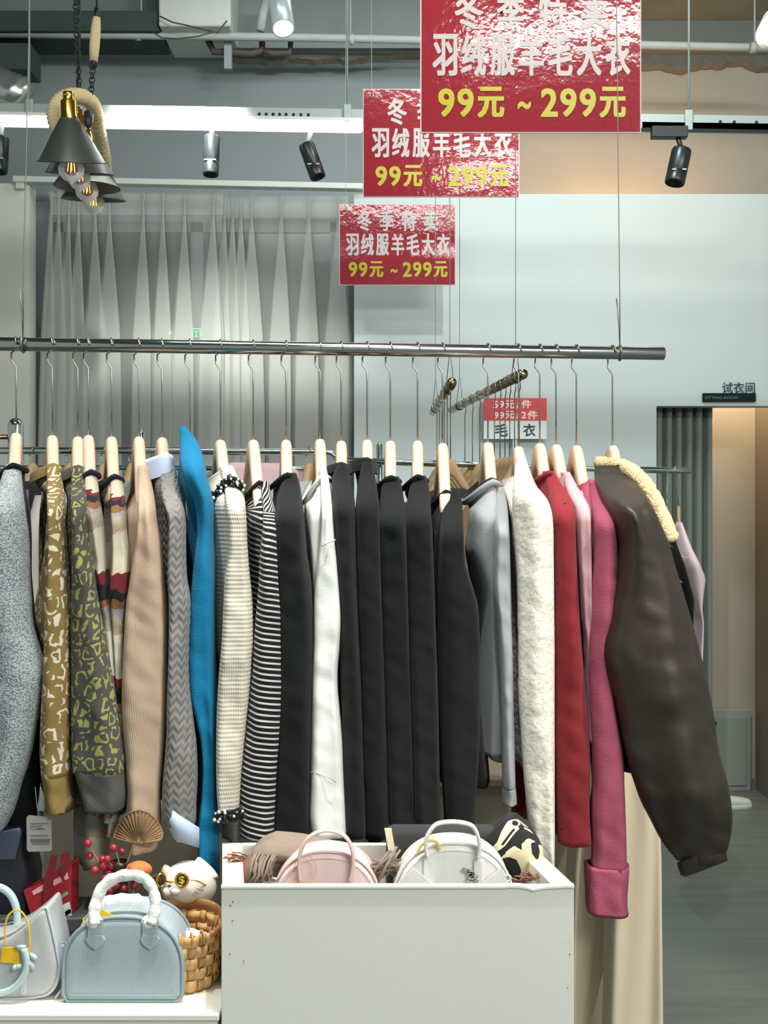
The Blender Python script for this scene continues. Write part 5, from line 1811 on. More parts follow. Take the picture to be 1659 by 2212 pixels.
ft = 0.012
build('front_panel', quadbox(MB(), [(fx0, DB), (fx1, DB), (fx1, DB + ft), (fx0, DB + ft)], 0, zb), M_LAM, t, False, bevel=0.0015)


def lerp2(p, q, s):
    return (p[0] + (q[0] - p[0]) * s, p[1] + (q[1] - p[1]) * s)


fl, fr_, bl_, br_ = (fx0, DB + ft), (fx1, DB + ft), (bx0, DBB), (bx1, DBB)
build('side_panel', quadbox(MB(), [fl, (fl[0] + th, fl[1]), (bl_[0] + th, bl_[1]), bl_], 0, zb), M_LAMTOP, t, False, bevel=0.001)
build('side_panel', quadbox(MB(), [(fr_[0] - th, fr_[1]), fr_, br_, (br_[0] - th, br_[1])], 0, zb), M_LAMTOP, t, False, bevel=0.001)
build('back_panel', quadbox(MB(), [(bl_[0] + th, DBB - .018), (br_[0] - th, DBB - .018), (br_[0] - th, DBB), (bl_[0] + th, DBB)], 0, zb), M_LAMTOP, t, False, bevel=0.001)
zs = zb - 0.115
build('shelf_panel', quadbox(MB(), [(fl[0] + th, fl[1]), (fr_[0] - th, fr_[1]), (br_[0] - th, DBB - .018), (bl_[0] + th, DBB - .018)], zs - 0.015, zs), M_LAM, t, False)
# peeling edge band along the front
n = 60
ra, rb = [], []
for k in range(n + 1):
    s = k / n
    x = fx0 + (fx1 - fx0) * s
    dip = -0.0045 * exp(-((s - 0.885) / 0.018) ** 2) + 0.001 * sin(s * 40) * (s > .8)
    ra.append((x, dip))
prof = [(-0.0015, -0.006), (-0.0035, -0.004), (-0.0035, -0.0005), (-0.001, 0.0008), (0.011, 0.0008), (0.011, -0.001)]
rg = [[Vector((x, DB + py, zb + pz + dip)) for py, pz in prof] for x, dip in ra]
build('edge_band', MB().loft(rg, True, True, True), M_LAMTOP, t, False)
mb = MB()
rnd = random.Random(12)
for k in range(34):
    s = rnd.choice((rnd.uniform(0.012, 0.07), rnd.uniform(0.975, 0.992)))
    zz = zb - rnd.uniform(0.02, 0.62)
    c = Vector((fx0 + (fx1 - fx0) * s, DB - 0.0004, zz))
    r = rnd.uniform(0.0006, 0.0022)
    mb.lathe([(0.0001, -0.0003), (r, 0.0), (r * .9, 0.0003)], 8, (0, 0, 0), mat=Matrix.Rotation(pi / 2, 3, 'X'))
    for q in range(len(mb.v) - 24, len(mb.v)):
        mb.v[q] = mb.v[q] + c
build('scuff_mark', mb, plain('rust_scuff', (176, 150, 112), 0.8), t)['kind'] = 'stuff'

DTB = 2.15
ztb = ZP(2192, DTB)
t = thing('display_table', 'low white table at lower left carrying handbags and basket', 'table', (XP(160, DTB), 2.3, 0))
tx0, tx1 = XP(-260, DTB), XP(473, DTB)
build('table_top', MB().box((tx0, DTB, ztb - 0.012), (tx1, 2.56, ztb)), M_LAMTOP, t, False, bevel=0.002)
build('front_panel', MB().box((tx0 + .004, DTB + 0.004, 0), (tx1 - .004, DTB + 0.02, ztb - 0.012)), M_LAM, t, False)
build('side_panel', MB().box((tx1 - .022, DTB + 0.02, 0), (tx1 - .004, 2.55, ztb - 0.012)), M_LAM, t, False)
build('side_panel', MB().box((tx0 + .004, DTB + 0.02, 0), (tx0 + .022, 2.55, ztb - 0.012)), M_LAM, t, False)


# ================================================================== handbags
def arch_outline(w, h, flat=0.35, n=36, p=2.4):
    """bowling bag face: straight foot then a rounded shoulder (x, z) from lower left clockwise over the top"""
    pts = [(-w / 2 + 0.008, 0.0), (-w / 2, 0.012)]
    z0 = h * flat
    pts.append((-w / 2, z0 * .6))
    for k in range(n + 1):
        a = pi - pi * k / n
        c, s = cos(a), sin(a)
        pts.append((w / 2 * (abs(c) ** (2 / p)) * (1 if c > 0 else -1), z0 + (h - z0) * (s ** (2 / p))))
    pts += [(w / 2, z0 * .6), (w / 2, 0.012), (w / 2 - 0.008, 0.0)]
    return pts


def shift(pts, x, z, ca=1.0):
    return [(px + x, pz + z) for px, pz in pts]


def arc_handle(cx, zb_, w, h, y, r, n=24, lean=0.0, flat=1.0):
    pts = []
    for k in range(n + 1):
        a = pi * k / n
        pts.append(Vector((cx - w / 2 * (abs(cos(a)) ** .8) * (1 if cos(a) > 0 else -1), y + lean * sin(a), zb_ + h * sin(a) ** .8)))
    return pts


# blue denim-look bag
M_BLUE = cloth('pale_blue_denim', (202, 213, 214), 'denim', (116, 142, 154), amt=0.05, sheen=0.1)
M_BLUETRIM = cloth('pale_blue_trim', (146, 166, 174), 'fuzz', amt=0.05, bstr=0.2, sheen=0.1)
M_PAPER = plain('white_tissue_wrap', (236, 238, 234), 0.7, bmp=0.008, nscale=45)
M_YEL = plain('yellow_tag_card', (246, 200, 36), 0.5)
M_SILV = metal('bag_hardware', (190, 196, 196), 0.25)
db = 2.20
bx = XP(264, db)
w, h = 258 / F * db, (2166 - 1985) / F * db
z0 = ztb + 0.003
t = thing('handbag', 'pale blue denim bowling handbag with tissue wrapped handles', 'handbag', (bx, db + .06, z0))
out = arch_outline(w, h)
yb_, yf = db + 0.12, db
build('bag_body', MB().prism(shift(out, bx, z0), yf, yb_, 0, 0.012, 0.0012), M_BLUE, t, True)
for yy in (yf + 0.004, yb_ - 0.004):
    build('piping', MB().tube([Vector((x + bx, yy, z + z0)) for x, z in out], 0.0035, 8, True), M_BLUETRIM, t)
mb = MB()
zf = z0 + 0.012
build('base_strip', MB().box((bx - w / 2 + .012, yf - 0.001, z0 + 0.004), (bx + w / 2 - .012, yf + 0.01, z0 + 0.014)), M_BLUETRIM, t, True, bevel=.002)
for px in (207, 325):
    x = XP(px, db)
    zt_, zb2 = ZP(1990, db), ZP(2050, db)
    hw = 0.014
    mb = MB().box((x - hw, yf - .005, zb2 + .012), (x + hw, yf + .001, zt_ + .004))
    spade = [(x + .0150 * q, zb2 + .015 + .0140 * w_) for q, w_ in ((-1.2, .35), (-1.15, 0), (-.8, -.5), (0, -1.1), (.8, -.5), (1.15, 0), (1.2, .35), (.9, .9), (-.9, .9))]
    mb.prism(spade, yf - .0056, yf + .001, 0, .0012)
    build('handle_tab', mb, M_BLUE, t, False)
hp = [(207, 1998), (203, 1975), (208, 1945), (220, 1918), (240, 1900), (265, 1891), (292, 1890), (315, 1899), (330, 1920), (336, 1945), (334, 1972), (326, 1996)]
ln = [P(x, y, db - 0.004 + 0.025 * sin(pi * i / 11)) for i, (x, y) in enumerate(hp)]
rnd = random.Random(4)
fin = []
for i in range(len(ln) - 1):
    for k in range(4):
        fin.append(ln[i].lerp(ln[i + 1], k / 4))
fin.append(ln[-1])
mb = MB().tube(fin, [0.0115 * (1 + .16 * sin(i * 1.3) * rnd.random()) for i in range(len(fin))], 14, flat=.8)
build('wrapped_handle', mb, M_PAPER, t)
hp2 = [(212, 1990), (216, 1965), (232, 1950), (262, 1944), (295, 1946), (318, 1958), (326, 1986)]
ln = [P(x, y, db + 0.105) for x, y in hp2]
fin = []
for i in range(len(ln) - 1):
    for k in range(4):
        fin.append(ln[i].lerp(ln[i + 1], k / 4))
build('wrapped_handle', MB().tube(fin, [0.013 * (1 + .2 * sin(i * 1.7) * rnd.random()) for i in range(len(fin))], 14), M_PAPER, t)
for px in (203, 322):
    build('tissue_end', MB().ball(P(px, 1992, db + .004), (0.016, 0.012, 0.014), 12, 8), M_PAPER, t)
mb = MB()
c0, c1 = P(207, 1970, db + .012), P(262, 1992, db + .008)
mb.hexa([c0 + Vector((-.003, 0, -.009)), c1 + Vector((0, 0, -.003)), c1 + Vector((0, .003, -.003)), c0 + Vector((-.003, .003, -.009)), c0 + Vector((.002, 0, .009)), c1 + Vector((.004, 0, .002)), c1 + Vector((.004, .003, .002)), c0 + Vector((.002, .003, .009))])
build('hang_tag', mb, M_YEL, t, False, label='yellow hang tag')
build('tag_loop', MB().tube([P(205, 1972, db + .012), P(192, 1976, db + .01), P(180, 1984, db + .008), P(179, 1992, db + .006), P(186, 1998, db + .004)], 0.0012, 6), M_YEL, t)
for px, s in ((137, -1), (391, 1)):
    c = P(px, 2045, db + .055)
    build('d_ring', MB().tube([c + Vector((0.004 * s + .007 * cos(q), 0, .009 * sin(q))) for q in [2 * pi * k / 16 for k in range(16)]], 0.0022, 8, True), M_SILV, t)
    build('side_tab', MB().box((c.x - .005 - (.003 if s > 0 else 0), c.y - .01, c.z - .04), (c.x + .004, c.y + .012, c.z + .006)), M_BLUETRIM, t, True, bevel=.003)
mb = MB()
for px in (172, 348):
    mb.lathe([(0.0001, 0.0), (0.005, 0.0), (0.006, -0.003), (0.004, -0.003)], 12, (XP(px, db + .02), db + .018, z0))
build('foot_stud', mb, M_SILV, t)

# pale slouch bag cut by the left edge
M_SLV = leather('silver_white_leather', (214, 216, 214), 0.32, (190, 194, 198))
M_SLVT = leather('silver_trim_leather', (196, 202, 206), 0.35)
M_ICE = leather('ice_blue_leather', (186, 208, 212), 0.4)
dl = 2.21
t = thing('slouch_bag', 'silvery white slouch handbag with ice blue handles at left edge', 'handbag', (XP(20, dl), dl + .06, ztb))
ol_px = [(-140, 2168), (-150, 2120), (-148, 2060), (-140, 2030), (-100, 2046), (-40, 2050), (0, 2042), (35, 2026), (70, 2000), (96, 1978), (104, 2000), (114, 2040), (123, 2085), (126, 2110), (121, 2140), (108, 2160), (88, 2170), (40, 2176), (-60, 2176)]
outl = [(XP(x, dl), ZP(y, dl)) for x, y in ol_px]
zmin = min(z for _, z in outl)
outl = [(x, z - zmin + ztb + .001) for x, z in outl]
fin = []
nn = len(outl)
for i in range(nn):
    p0, p1, p2, p3 = outl[i - 1], outl[i], outl[(i + 1) % nn], outl[(i + 2) % nn]
    for k in range(4):
        s = k / 4
        fin.append(tuple(0.5 * (2 * p1[c] + (p2[c] - p0[c]) * s + (2 * p0[c] - 5 * p1[c] + 4 * p2[c] - p3[c]) * s * s + (-p0[c] + 3 * p1[c] - 3 * p2[c] + p3[c]) * s ** 3) for c in (0, 1)))
zlo = min(z for _, z in fin)
fin = [(x, z - zlo + ztb + .001) for x, z in fin]
build('bag_body', MB().prism(fin, dl, dl + 0.11, 0, 0.014, 0.0015), M_SLV, t, True)
edge = [p for p in fin if p[0] > XP(90, dl) or p[1] < ztb + .02]
build('piping', MB().tube([Vector((x, dl + .006, z)) for x, z in fin], 0.003, 8, True), M_SLVT, t)
build('zip_edge', MB().tube([P(-40, 2046, dl + .03), P(0, 2038, dl + .03), P(35, 2022, dl + .03), P(70, 1996, dl + .03), P(94, 1976, dl + .03)], 0.005, 8), M_SLVT, t)
build('front_strap', MB().box((XP(44, dl), dl - .002, ztb + .012), (XP(57, dl), dl + .004, ZP(2040, dl))), M_SLVT, t, True, bevel=.001)
build('ring', MB().tube([P(92, 1972, dl + .03) + Vector((.006 * cos(q), 0, .006 * sin(q))) for q in [2 * pi * k / 14 for k in range(14)]], .002, 8, True), M_SILV, t)


def smooth_line(raw, d, n=6):
    ln = [P(x, y, d if len(r_) < 3 else r_[2]) for r_ in raw for x, y in [r_[:2]]]
    out = []
    for i in range(len(ln) - 1):
        p0, p1, p2, p3 = ln[max(i - 1, 0)], ln[i], ln[i + 1], ln[min(i + 2, len(ln) - 1)]
        for k in range(n):
            s = k / n
            out.append(0.5 * ((2 * p1) + (p2 - p0) * s + (2 * p0 - 5 * p1 + 4 * p2 - p3) * s * s + (-p0 + 3 * p1 - 3 * p2 + p3) * s ** 3))
    out.append(ln[-1])
    return out


build('handle', MB().tube(smooth_line([(-75, 2030), (-70, 1960), (-40, 1925), (-5, 1916), (22, 1932), (36, 1966), (36, 2010), (32, 2030)], dl + .075), 0.0075, 12), M_ICE, t)
build('handle', MB().tube(smooth_line([(-70, 2060), (-85, 2110), (-60, 2140), (-10, 2146), (25, 2136), (50, 2110), (58, 2080), (52, 2050)], dl - .012), 0.0065, 12), M_ICE, t)
mb = MB()
mb.prism([(XP(34, dl), ZP(2038, dl)), (XP(46, dl), ZP(2047, dl)), (XP(58, dl), ZP(2046, dl)), (XP(60, dl), ZP(2037, dl))], dl - .014, dl - .008)
for x0, y0, x1, y1 in ((66, 2060, 80, 2074), (62, 2074, 74, 2094), (48, 2084, 34, 2090), (34, 2084, 31, 2094)):
    mb.tube([P(x0, y0, dl - .008), P((x0 + x1) / 2, (y0 + y1) / 2, dl - .012), P(x1, y1, dl - .008)], [.003, .0055, .004], 8)
build('leaf_charm', mb, M_ICE, t)
build('tag_loop', MB().tube(smooth_line([(12, 2044), (11, 2005), (18, 1978), (36, 1966), (52, 1976), (62, 2005), (64, 2045)], dl - .010), .0018, 8), M_YEL, t)
mb = MB().prism([(XP(7, dl), ZP(2044, dl)), (XP(4, dl), ZP(2075, dl)), (XP(46, dl), ZP(2079, dl)), (XP(43, dl), ZP(2050, dl)), (XP(40, dl), ZP(2043, dl))], dl - .008, dl - .005)
mb.prism([(XP(60, dl), ZP(2046, dl)), (XP(58, dl), ZP(2078, dl)), (XP(67, dl), ZP(2076, dl)), (XP(68, dl), ZP(2044, dl))], dl - .006, dl - .003)
build('hang_tag', mb, M_YEL, t, False, label='yellow hang tag')

# ================================================================== bags in the bin
def bin_bag(label, cxp, wpx, ytop, dd, mat, trim, handle_pts, back_pts, tabs, extra=None):
    x = XP(cxp, dd)
    zt_ = ZP(ytop, dd)
    w = wpx / F * dd
    zbase = zs + 0.001
    t = thing('handbag', label, 'handbag', (x, dd + .05, zbase))
    out = arch_outline(w, zt_ - zbase, 0.30, 36, 2.3)
    build('bag_body', MB().prism(shift(out, x, zbase), dd, dd + 0.10, 0, 0.016, 0.0012), mat, t, True)
    build('piping', MB().tube([Vector((px + x, dd + .006, pz + zbase)) for px, pz in out], 0.0026, 8, True), trim, t)
    ins = [((px) * .93 + x, dd - .0004, pz * .93 + zbase) for px, pz in out]
    build('stitch_line', MB().tube([Vector(p) for p in ins], 0.0011, 6, True), trim, t)
    build('handle', MB().tube(smooth_line(handle_pts, dd - .008), 0.0095, 14, flat=.4), trim, t)
    build('handle', MB().tube(smooth_line(back_pts, dd + .085), 0.0075, 14, flat=.55), trim, t)
    for px in tabs:
        xx = XP(px, dd)
        build('handle_tab', MB().box((xx - .010, dd - .006, zbase + .03), (xx + .010, dd + .0005, ZP(ytop + 34, dd))), trim, t, True, bevel=.002)
    return t


M_PINKB = leather('pale_pink_leather', (252, 224, 224), 0.32, (254, 232, 230))
M_PINKT = leather('pink_beige_trim', (226, 196, 190), 0.36)
M_WHB = leather('white_bag_leather', (252, 250, 244), 0.36, (252, 250, 246))
M_WHT = leather('white_trim_leather', (232, 230, 222), 0.4)
tb = bin_bag('pale pink handbag with arched handles lying in the white bin', 704, 236, 1842, 2.215, M_PINKB, M_PINKT,
             [(648, 1902), (646, 1868), (650, 1838), (664, 1812), (690, 1796), (716, 1794), (742, 1804), (757, 1824), (763, 1850), (762, 1880), (757, 1902)],
             [(648, 1852), (656, 1872), (680, 1884), (706, 1886), (728, 1880), (744, 1866), (750, 1848)], ())
build('zip_pull', MB().ball(P(591, 1901, 2.21), (.010, .004, .006), 10, 6), M_SILV, tb)
build('tag_loop', MB().tube(smooth_line([(640, 1862), (632, 1880), (628, 1898), (640, 1905), (668, 1903), (680, 1892), (682, 1870), (672, 1852), (662, 1848)], 2.203), .0008, 6), plain('orange_cord', (226, 170, 90), .6), tb)
tw = bin_bag('white handbag with square topped handle lying in the white bin', 980, 262, 1824, 2.21, M_WHB, M_WHT,
             [(924, 1850), (920, 1830), (922, 1808), (936, 1786), (950, 1778), (978, 1775), (1008, 1779), (1024, 1788), (1034, 1812), (1036, 1834), (1034, 1852)],
             [(946, 1836), (960, 1832), (990, 1830), (1010, 1836)], (926, 1034))
mb = MB()
for pts in (((858, 1908), (893, 1874), (932, 1906)), ((1044, 1906), (1083, 1873), (1098, 1907))):
    mb.prism([(XP(x, 2.2), ZP(y, 2.2)) for x, y in pts], 2.196, 2.2005)
build('corner_flap', mb, M_WHT, tw, False)
build('tag_loop', MB().tube(smooth_line([(902, 1842), (908, 1828), (922, 1818), (938, 1817), (948, 1826), (950, 1836)], 2.207), .003, 8), plain('pale_yellow_cord', (238, 212, 110), .5), tw)
mb = MB()
rnd = random.Random(2)
for k in range(14):
    c = P(1018 + rnd.uniform(-14, 10), 1892 + rnd.uniform(-14, 12), 2.204)
    mb.tube([c + Vector((.005 * cos(q), 0, .003 * sin(q))) for q in [2 * pi * i / 8 for i in range(8)]], .0013, 5, True)
build('chain_charm', mb, M_SILV, tw)
build('side_ring', MB().tube([P(1096, 1897, 2.212) + Vector((.006 * cos(q), 0, .006 * sin(q))) for q in [2 * pi * k / 14 for k in range(14)]], .0022, 8, True), M_WHT, tw)

# scarves
M_TAUPES = cloth('taupe_wool', (152, 136, 122), 'fuzz', amt=.08)
t = thing('scarf', 'rolled taupe wool scarf with fringed ends behind the pink handbag', 'scarf', (XP(600, 2.36), 2.36, zs))
rg = []
for k in range(33):
    q = k / 32
    c = P(530 + 240 * q, 1832 + 22 * q ** 2 + 3 * sin(q * 5), 2.335 + 0.03 * q)
    hh = 0.056 - 0.022 * q
    ring = []
    for j in range(36):
        a = 2 * pi * j / 36
        e = min(1, sqrt(min(1, q * 4.5 + .01))) * min(1, (1 - q) * 6 + .5)
        fold_ = 1 + 0.10 * sin(2 * a + 1.2 + 2 * q) + 0.07 * sin(5 * a + 4 * q) + .05 * sin(9 * a - 6 * q)
        ring.append(c + Vector((0.016 * sin(a) * (1 - q), 0.052 * cos(a) * e * fold_, hh * sin(a) * e * fold_ - .012)))
    rg.append(ring)
build('rolled_wool', MB().loft(rg, True, True, True), M_TAUPES, t)
rg = []
for k in range(29):
    q = k / 28
    px = 545 + 210 * q
    c = P(px, 1838 + 34 * abs(q - .25) ** 1.4 + 14 * q, 2.278 + .02 * q)
    e = min(1, q * 5 + .3) * (1 - .75 * q)
    rg.append([c + Vector((0, .022 * cos(2 * pi * j / 20) * e, (.024 * e) * sin(2 * pi * j / 20) + .006 * e * sin(4 * pi * j / 20))) for j in range(20)])
build('front_fold', MB().loft(rg, True, True, True), M_TAUPES, t)
mb = MB()
rnd = random.Random(8)
for k in range(26):
    x = 548 + rnd.uniform(-6, 46)
    y = 1852 + rnd.uniform(-4, 8)
    dd = 2.27 + rnd.uniform(-.02, .01)
    mb.tube([P(x + 8, y - 6, dd + .01), P(x, y + 8, dd - .012), P(x - 4 + rnd.uniform(-10, 6), y + 32, dd - .02), P(x - 6 + rnd.uniform(-14, 8), y + 52, dd - .02)], .0026, 6)
build('fringe', mb, M_TAUPES, t)['kind'] = 'stuff'
mb = MB()
for k in range(26):
    a = rnd.uniform(-.5, 1.3)
    c = P(836 + rnd.uniform(-18, 10), 1872 + rnd.uniform(-12, 16), 2.26 + rnd.uniform(-.02, .02))
    L = rnd.uniform(.022, .04)
    v = Vector((cos(a), rnd.uniform(-.3, .3), sin(a))) * L
    mb.tube([c - v, c + Vector((0, -.008, .004)), c + v], .0026, 6)
build('fringe', mb, M_TAUPES, t)['kind'] = 'stuff'
mb = MB()
for k in range(14):
    c = P(522 + rnd.uniform(-8, 12), 1862 + rnd.uniform(-14, 14), 2.30)
    v = Vector((-.03, rnd.uniform(-.02, .0), rnd.uniform(-.004, .016)))
    mb.tube([c, c + v * .5 + Vector((0, 0, .003)), c + v], .0016, 5)
ts = thing('fringed_scarf', 'rust brown fringed scarf tucked into the left bin corner', 'scarf', tuple(P(522, 1900, 2.30)))
build('fringe', mb, plain('rust_fringe', (150, 108, 78), .9), ts)['kind'] = 'stuff'
build('folded_wool', MB().ball(P(540, 1890, 2.3), (.022, .05, .035), 16, 10), plain('rust_wool', (140, 98, 76), .95), ts)

# dark grey folded cloth standing behind, and the black and cream letter pattern scarf
t = thing('folded_shawl', 'dark grey folded shawl standing behind the white handbag', 'shawl', (XP(960, 2.38), 2.38, zs))
M_DG = cloth('dark_grey_felt', (62, 62, 62), 'fuzz', amt=.08)
a_, b_ = P(834, 1905, 2.375), P(1075, 1784, 2.375)
build('folded_cloth', MB().box((a_.x, 2.345, zs + .001), (b_.x, 2.402, b_.z)), M_DG, t, True, bevel=.014)
p0, p1 = P(836, 1790, 2.34), P(848, 1866, 2.335)
build('cream_edge', MB().hexa([(p1.x - .004, 2.336, p1.z), (p1.x + .010, 2.336, p1.z), (p1.x + .010, 2.345, p1.z), (p1.x - .004, 2.345, p1.z), (p0.x - .005, 2.336, p0.z), (p0.x + .009, 2.336, p0.z), (p0.x + .009, 2.345, p0.z), (p0.x - .005, 2.345, p0.z)]), plain('cream_edge', (232, 222, 186), .9), t, False, label='cream edge strip')

M_BKW = cloth('black_pattern_wool', (40, 40, 42), 'fuzz', amt=.1)
M_CRW = cloth('cream_pattern_wool', (232, 222, 190), 'fuzz', amt=.05)
t = thing('patterned_scarf', 'rolled black and cream scarf with bold letter and flower motifs', 'scarf', (XP(1110, 2.33), 2.33, zs))
# roll seen three quarter on: surface given by s (around) and q (along)
PX = [(1030, 1800), (1060, 1790), (1085, 1775), (1110, 1769), (1135, 1770), (1155, 1785), (1170, 1815), (1172, 1845)]


def scarf_pt(u, v, off=0.0):
    """u 0..1 from left to right across the bundle, v 0..1 from top to bottom"""
    xl = 1040 + 32 * v + 10 * sin(v * 3)
    xr = 1150 + 26 * sin(min(v, 1) * pi * .62) - 20 * max(0, v - .75)
    ytop = 1806 - 40 * smooth(u * 1.6) + 22 * max(0, u - .72) / .28
    ybot = 1912 - 8 * u - 34 * max(0, u - .55) / .45
    x = xl + (xr - xl) * u
    y = ytop + (ybot - ytop) * v
    bul = sin(pi * min(max(v * .9 + .05, 0), 1)) ** .6 * sin(pi * (u * .84 + .08)) ** .5
    d_ = 2.37 - 0.085 * bul - off
    return P(x, y, d_)


rg = []
for k in range(31):
    v = k / 30
    fr__ = [scarf_pt(j / 30, v) for j in range(31)]
    bk = [Vector((p.x, 2.385, p.z)) for p in reversed(fr__[1:-1])]
    rg.append(fr__ + bk)
build('rolled_wool', MB().loft(rg, True, True, True), M_BKW, t)


def patch(poly, nm, n=14):
    """motif knitted into the scarf: polygon in (u, v) filled by strips lying on the surface"""
    mb = MB()
    vs = [p[1] for p in poly]
    v0, v1 = min(vs), max(vs)
    m_ = 40
    for k in range(m_):
        va = v0 + (v1 - v0) * k / m_
        vb = v0 + (v1 - v0) * (k + 1) / m_

        def cross(v):
            xs_ = []
            for i in range(len(poly)):
                (ua, ya), (ub, yb2) = poly[i], poly[(i + 1) % len(poly)]
                if (ya <= v < yb2) or (yb2 <= v < ya):
                    xs_.append(ua + (ub - ua) * (v - ya) / (yb2 - ya))
            return sorted(xs_)
        ca_, cb2 = cross(va + 1e-5), cross(vb - 1e-5)
        if len(ca_) != len(cb2):
            cb2 = ca_ if len(ca_) else cb2
            ca_ = cb2
        for i in range(0, len(ca_) - 1, 2):
            for s in range(6):
                f0, f1 = s / 6, (s + 1) / 6
                q = [(ca_[i] + (ca_[i + 1] - ca_[i]) * f0, va), (ca_[i] + (ca_[i + 1] - ca_[i]) * f1, va), (cb2[i] + (cb2[i + 1] - cb2[i]) * f1, vb), (cb2[i] + (cb2[i + 1] - cb2[i]) * f0, vb)]
                n0 = len(mb.v)
                mb.v += [scarf_pt(a, b, .0012) for a, b in q]
                mb.face((n0, n0 + 1, n0 + 2, n0 + 3), [(a * .15, b * .13) for a, b in q])
    return mb


mt = MB()
for poly in ([(0.02, .26), (.20, .20), (.34, .10), (.50, .03), (.68, .03), (.86, .08), (.93, .20), (.80, .17), (.66, .18), (.50, .25), (.30, .33), (.10, .35)],):
    mt_ = patch(poly, 'm')
    mt.f += [tuple(i + len(mt.v) for i in f) for f in mt_.f]
    mt.uv += mt_.uv
    mt.mi += mt_.mi
    mt.v += mt_.v
build('flower_motif', mt, M_CRW, t)
mt = MB()
for c_, r_ in (((.62, .085), .06), ((.70, .155), .05)):
    mt_ = patch([(c_[0] + r_ * cos(q), c_[1] + r_ * .7 * sin(q)) for q in [2 * pi * i / 14 for i in range(14)]], 'm')
    mt.f += [tuple(i + len(mt.v) for i in f) for f in mt_.f]
    mt.uv += mt_.uv
    mt.mi += mt_.mi
    mt.v += [p + Vector((0, -.0008, 0)) for p in mt_.v]
for poly in ([(.24, .27), (.55, .155), (.58, .18), (.28, .30)], [(.70, .11), (.88, .10), (.90, .125), (.72, .135)]):
    mt_ = patch(poly, 'm')
    mt.f += [tuple(i + len(mt.v) for i in f) for f in mt_.f]
    mt.uv += mt_.uv
    mt.mi += mt_.mi
    mt.v += [p + Vector((0, -.0008, 0)) for p in mt_.v]
build('flower_centre', mt, M_BKW, t)
mt = MB()
for poly in ([(.12, .50), (.30, .42), (.46, .40), (.58, .50), (.60, .42), (.78, .34), (.90, .38), (.78, .44), (.76, .62), (.86, .80), (.92, .62), (.93, .44), (1.0, .47), (.99, .75), (.90, .90), (.80, .95), (.62, .93), (.50, .98), (.52, .80), (.44, .62), (.30, .52)],):
    mt_ = patch(poly, 'm')
    mt.f += mt_.f
    mt.uv += mt_.uv
    mt.mi += mt_.mi
    mt.v += mt_.v
build('letter_motif', mt, M_CRW, t)
mb = MB()
for k in range(16):
    c = P(1128 + rnd.uniform(-20, 36), 1896 + rnd.uniform(-8, 8), 2.24)
    v = Vector((rnd.uniform(-.02, .02), -.01, rnd.uniform(-.004, .012)))
    mb.tube([c - v, c + v], .002, 5)
build('fringe', mb, plain('brown_fringe', (142, 104, 84), .9), t)['kind'] = 'stuff'

# ================================================================== table: basket, cat, dried flowers, boxes
M_WV = wood('woven_chip', (234, 194, 138), (208, 160, 102), .55, (30, 30, 30))
M_WVD = wood('woven_stake', (220, 174, 116), (188, 138, 84), .55, (30, 30, 30))
M_RIM = wood('bent_rim', (190, 142, 92), (160, 116, 72), .5, (30, 30, 6))
dk = 2.305
cx_ = XP(392, dk)
R0 = 0.076
zk0, zk1 = ztb + .002, ztb + .116
t = thing('basket', 'woven chip basket with bent wood rim behind the blue handbag', 'basket', (cx_, dk, ztb))


def rk(z):
    return R0 * (0.90 + 0.14 * (z - zk0) / (zk1 - zk0))


NS = 22
mb = MB()
for row in range(5):
    za, zb3 = zk0 + .004 + row * .0218, zk0 + .0240 + row * .0218
    ra, rb, rc, rd = [], [], [], []
    for j in range(NS * 6):
        a = 2 * pi * j / (NS * 6)
        wv = .0036 * cos(NS * a / 2 * 1.0 + pi * row)
        for lst, z, e in ((ra, za, .0012), (rb, zb3, .0012), (rc, zb3, -.0012), (rd, za, -.0012)):
            r = rk(z) + wv + e
            lst.append(Vector((cx_ + r * cos(a), dk + r * sin(a), z)))
    mb.loft([ra, [p.lerp(q, .5) + (Vector((p.x - cx_, p.y - dk, 0)).normalized() * .0012) for p, q in zip(ra, rb)], rb, rc, rd, ra])
build('weaver_band', mb, M_WV, t)
mb = MB()
for s in range(NS):
    a0 = 2 * pi * s / NS
    rings = []
    for k in range(25):
        z = zk0 + (zk1 - zk0) * k / 24
        row = (z - zk0 - .014) / .0218
        wv = -.0044 * cos(NS * a0 / 2 + pi * row)
        r = rk(z) + wv
        ha = .0066 / r
        rings.append([Vector((cx_ + (r + e) * cos(a0 + h_), dk + (r + e) * sin(a0 + h_), z)) for h_, e in ((-ha, -.001), (ha, -.001), (ha, .001), (-ha, .001))])
    mb.loft(rings, True, True, True)
build('upright_stake', mb, M_WVD, t)
rg = []
for j in range(49):
    a = radians(-38 + 256 * j / 48)
    e_ = min(1, min(j, 48 - j) / 9)
    up = 0.014 * (0.45 + .55 * sin(a)) * e_
    r = rk(zk1) + .003
    rg.append([Vector((cx_ + (r + e) * cos(a), dk + (r + e) * sin(a), zk1 - .006 + up + h_ * (.35 + .65 * e_))) for e, h_ in ((-.003, -.010), (.003, -.010), (.0045, .011), (0, .015), (-.003, .011))])
build('bent_rim', MB().loft(rg, True, True, True), M_RIM, t)
mb = MB()
for s in range(NS):
    a0 = 2 * pi * s / NS
    if -2.5 < ((a0 + pi) % (2 * pi)) - pi < -0.6:
        r = rk(zk1)
        pts = [Vector((cx_ + (r + e) * cos(a0), dk + (r + e) * sin(a0), zk1 + h_)) for e, h_ in ((.005, -.016), (.0055, -.004), (.003, .003), (-.003, .003), (-.006, -.006))]
        mb.tube(pts, .0062, 8, flat=.3)
build('folded_stake_end', mb, M_WV, t)
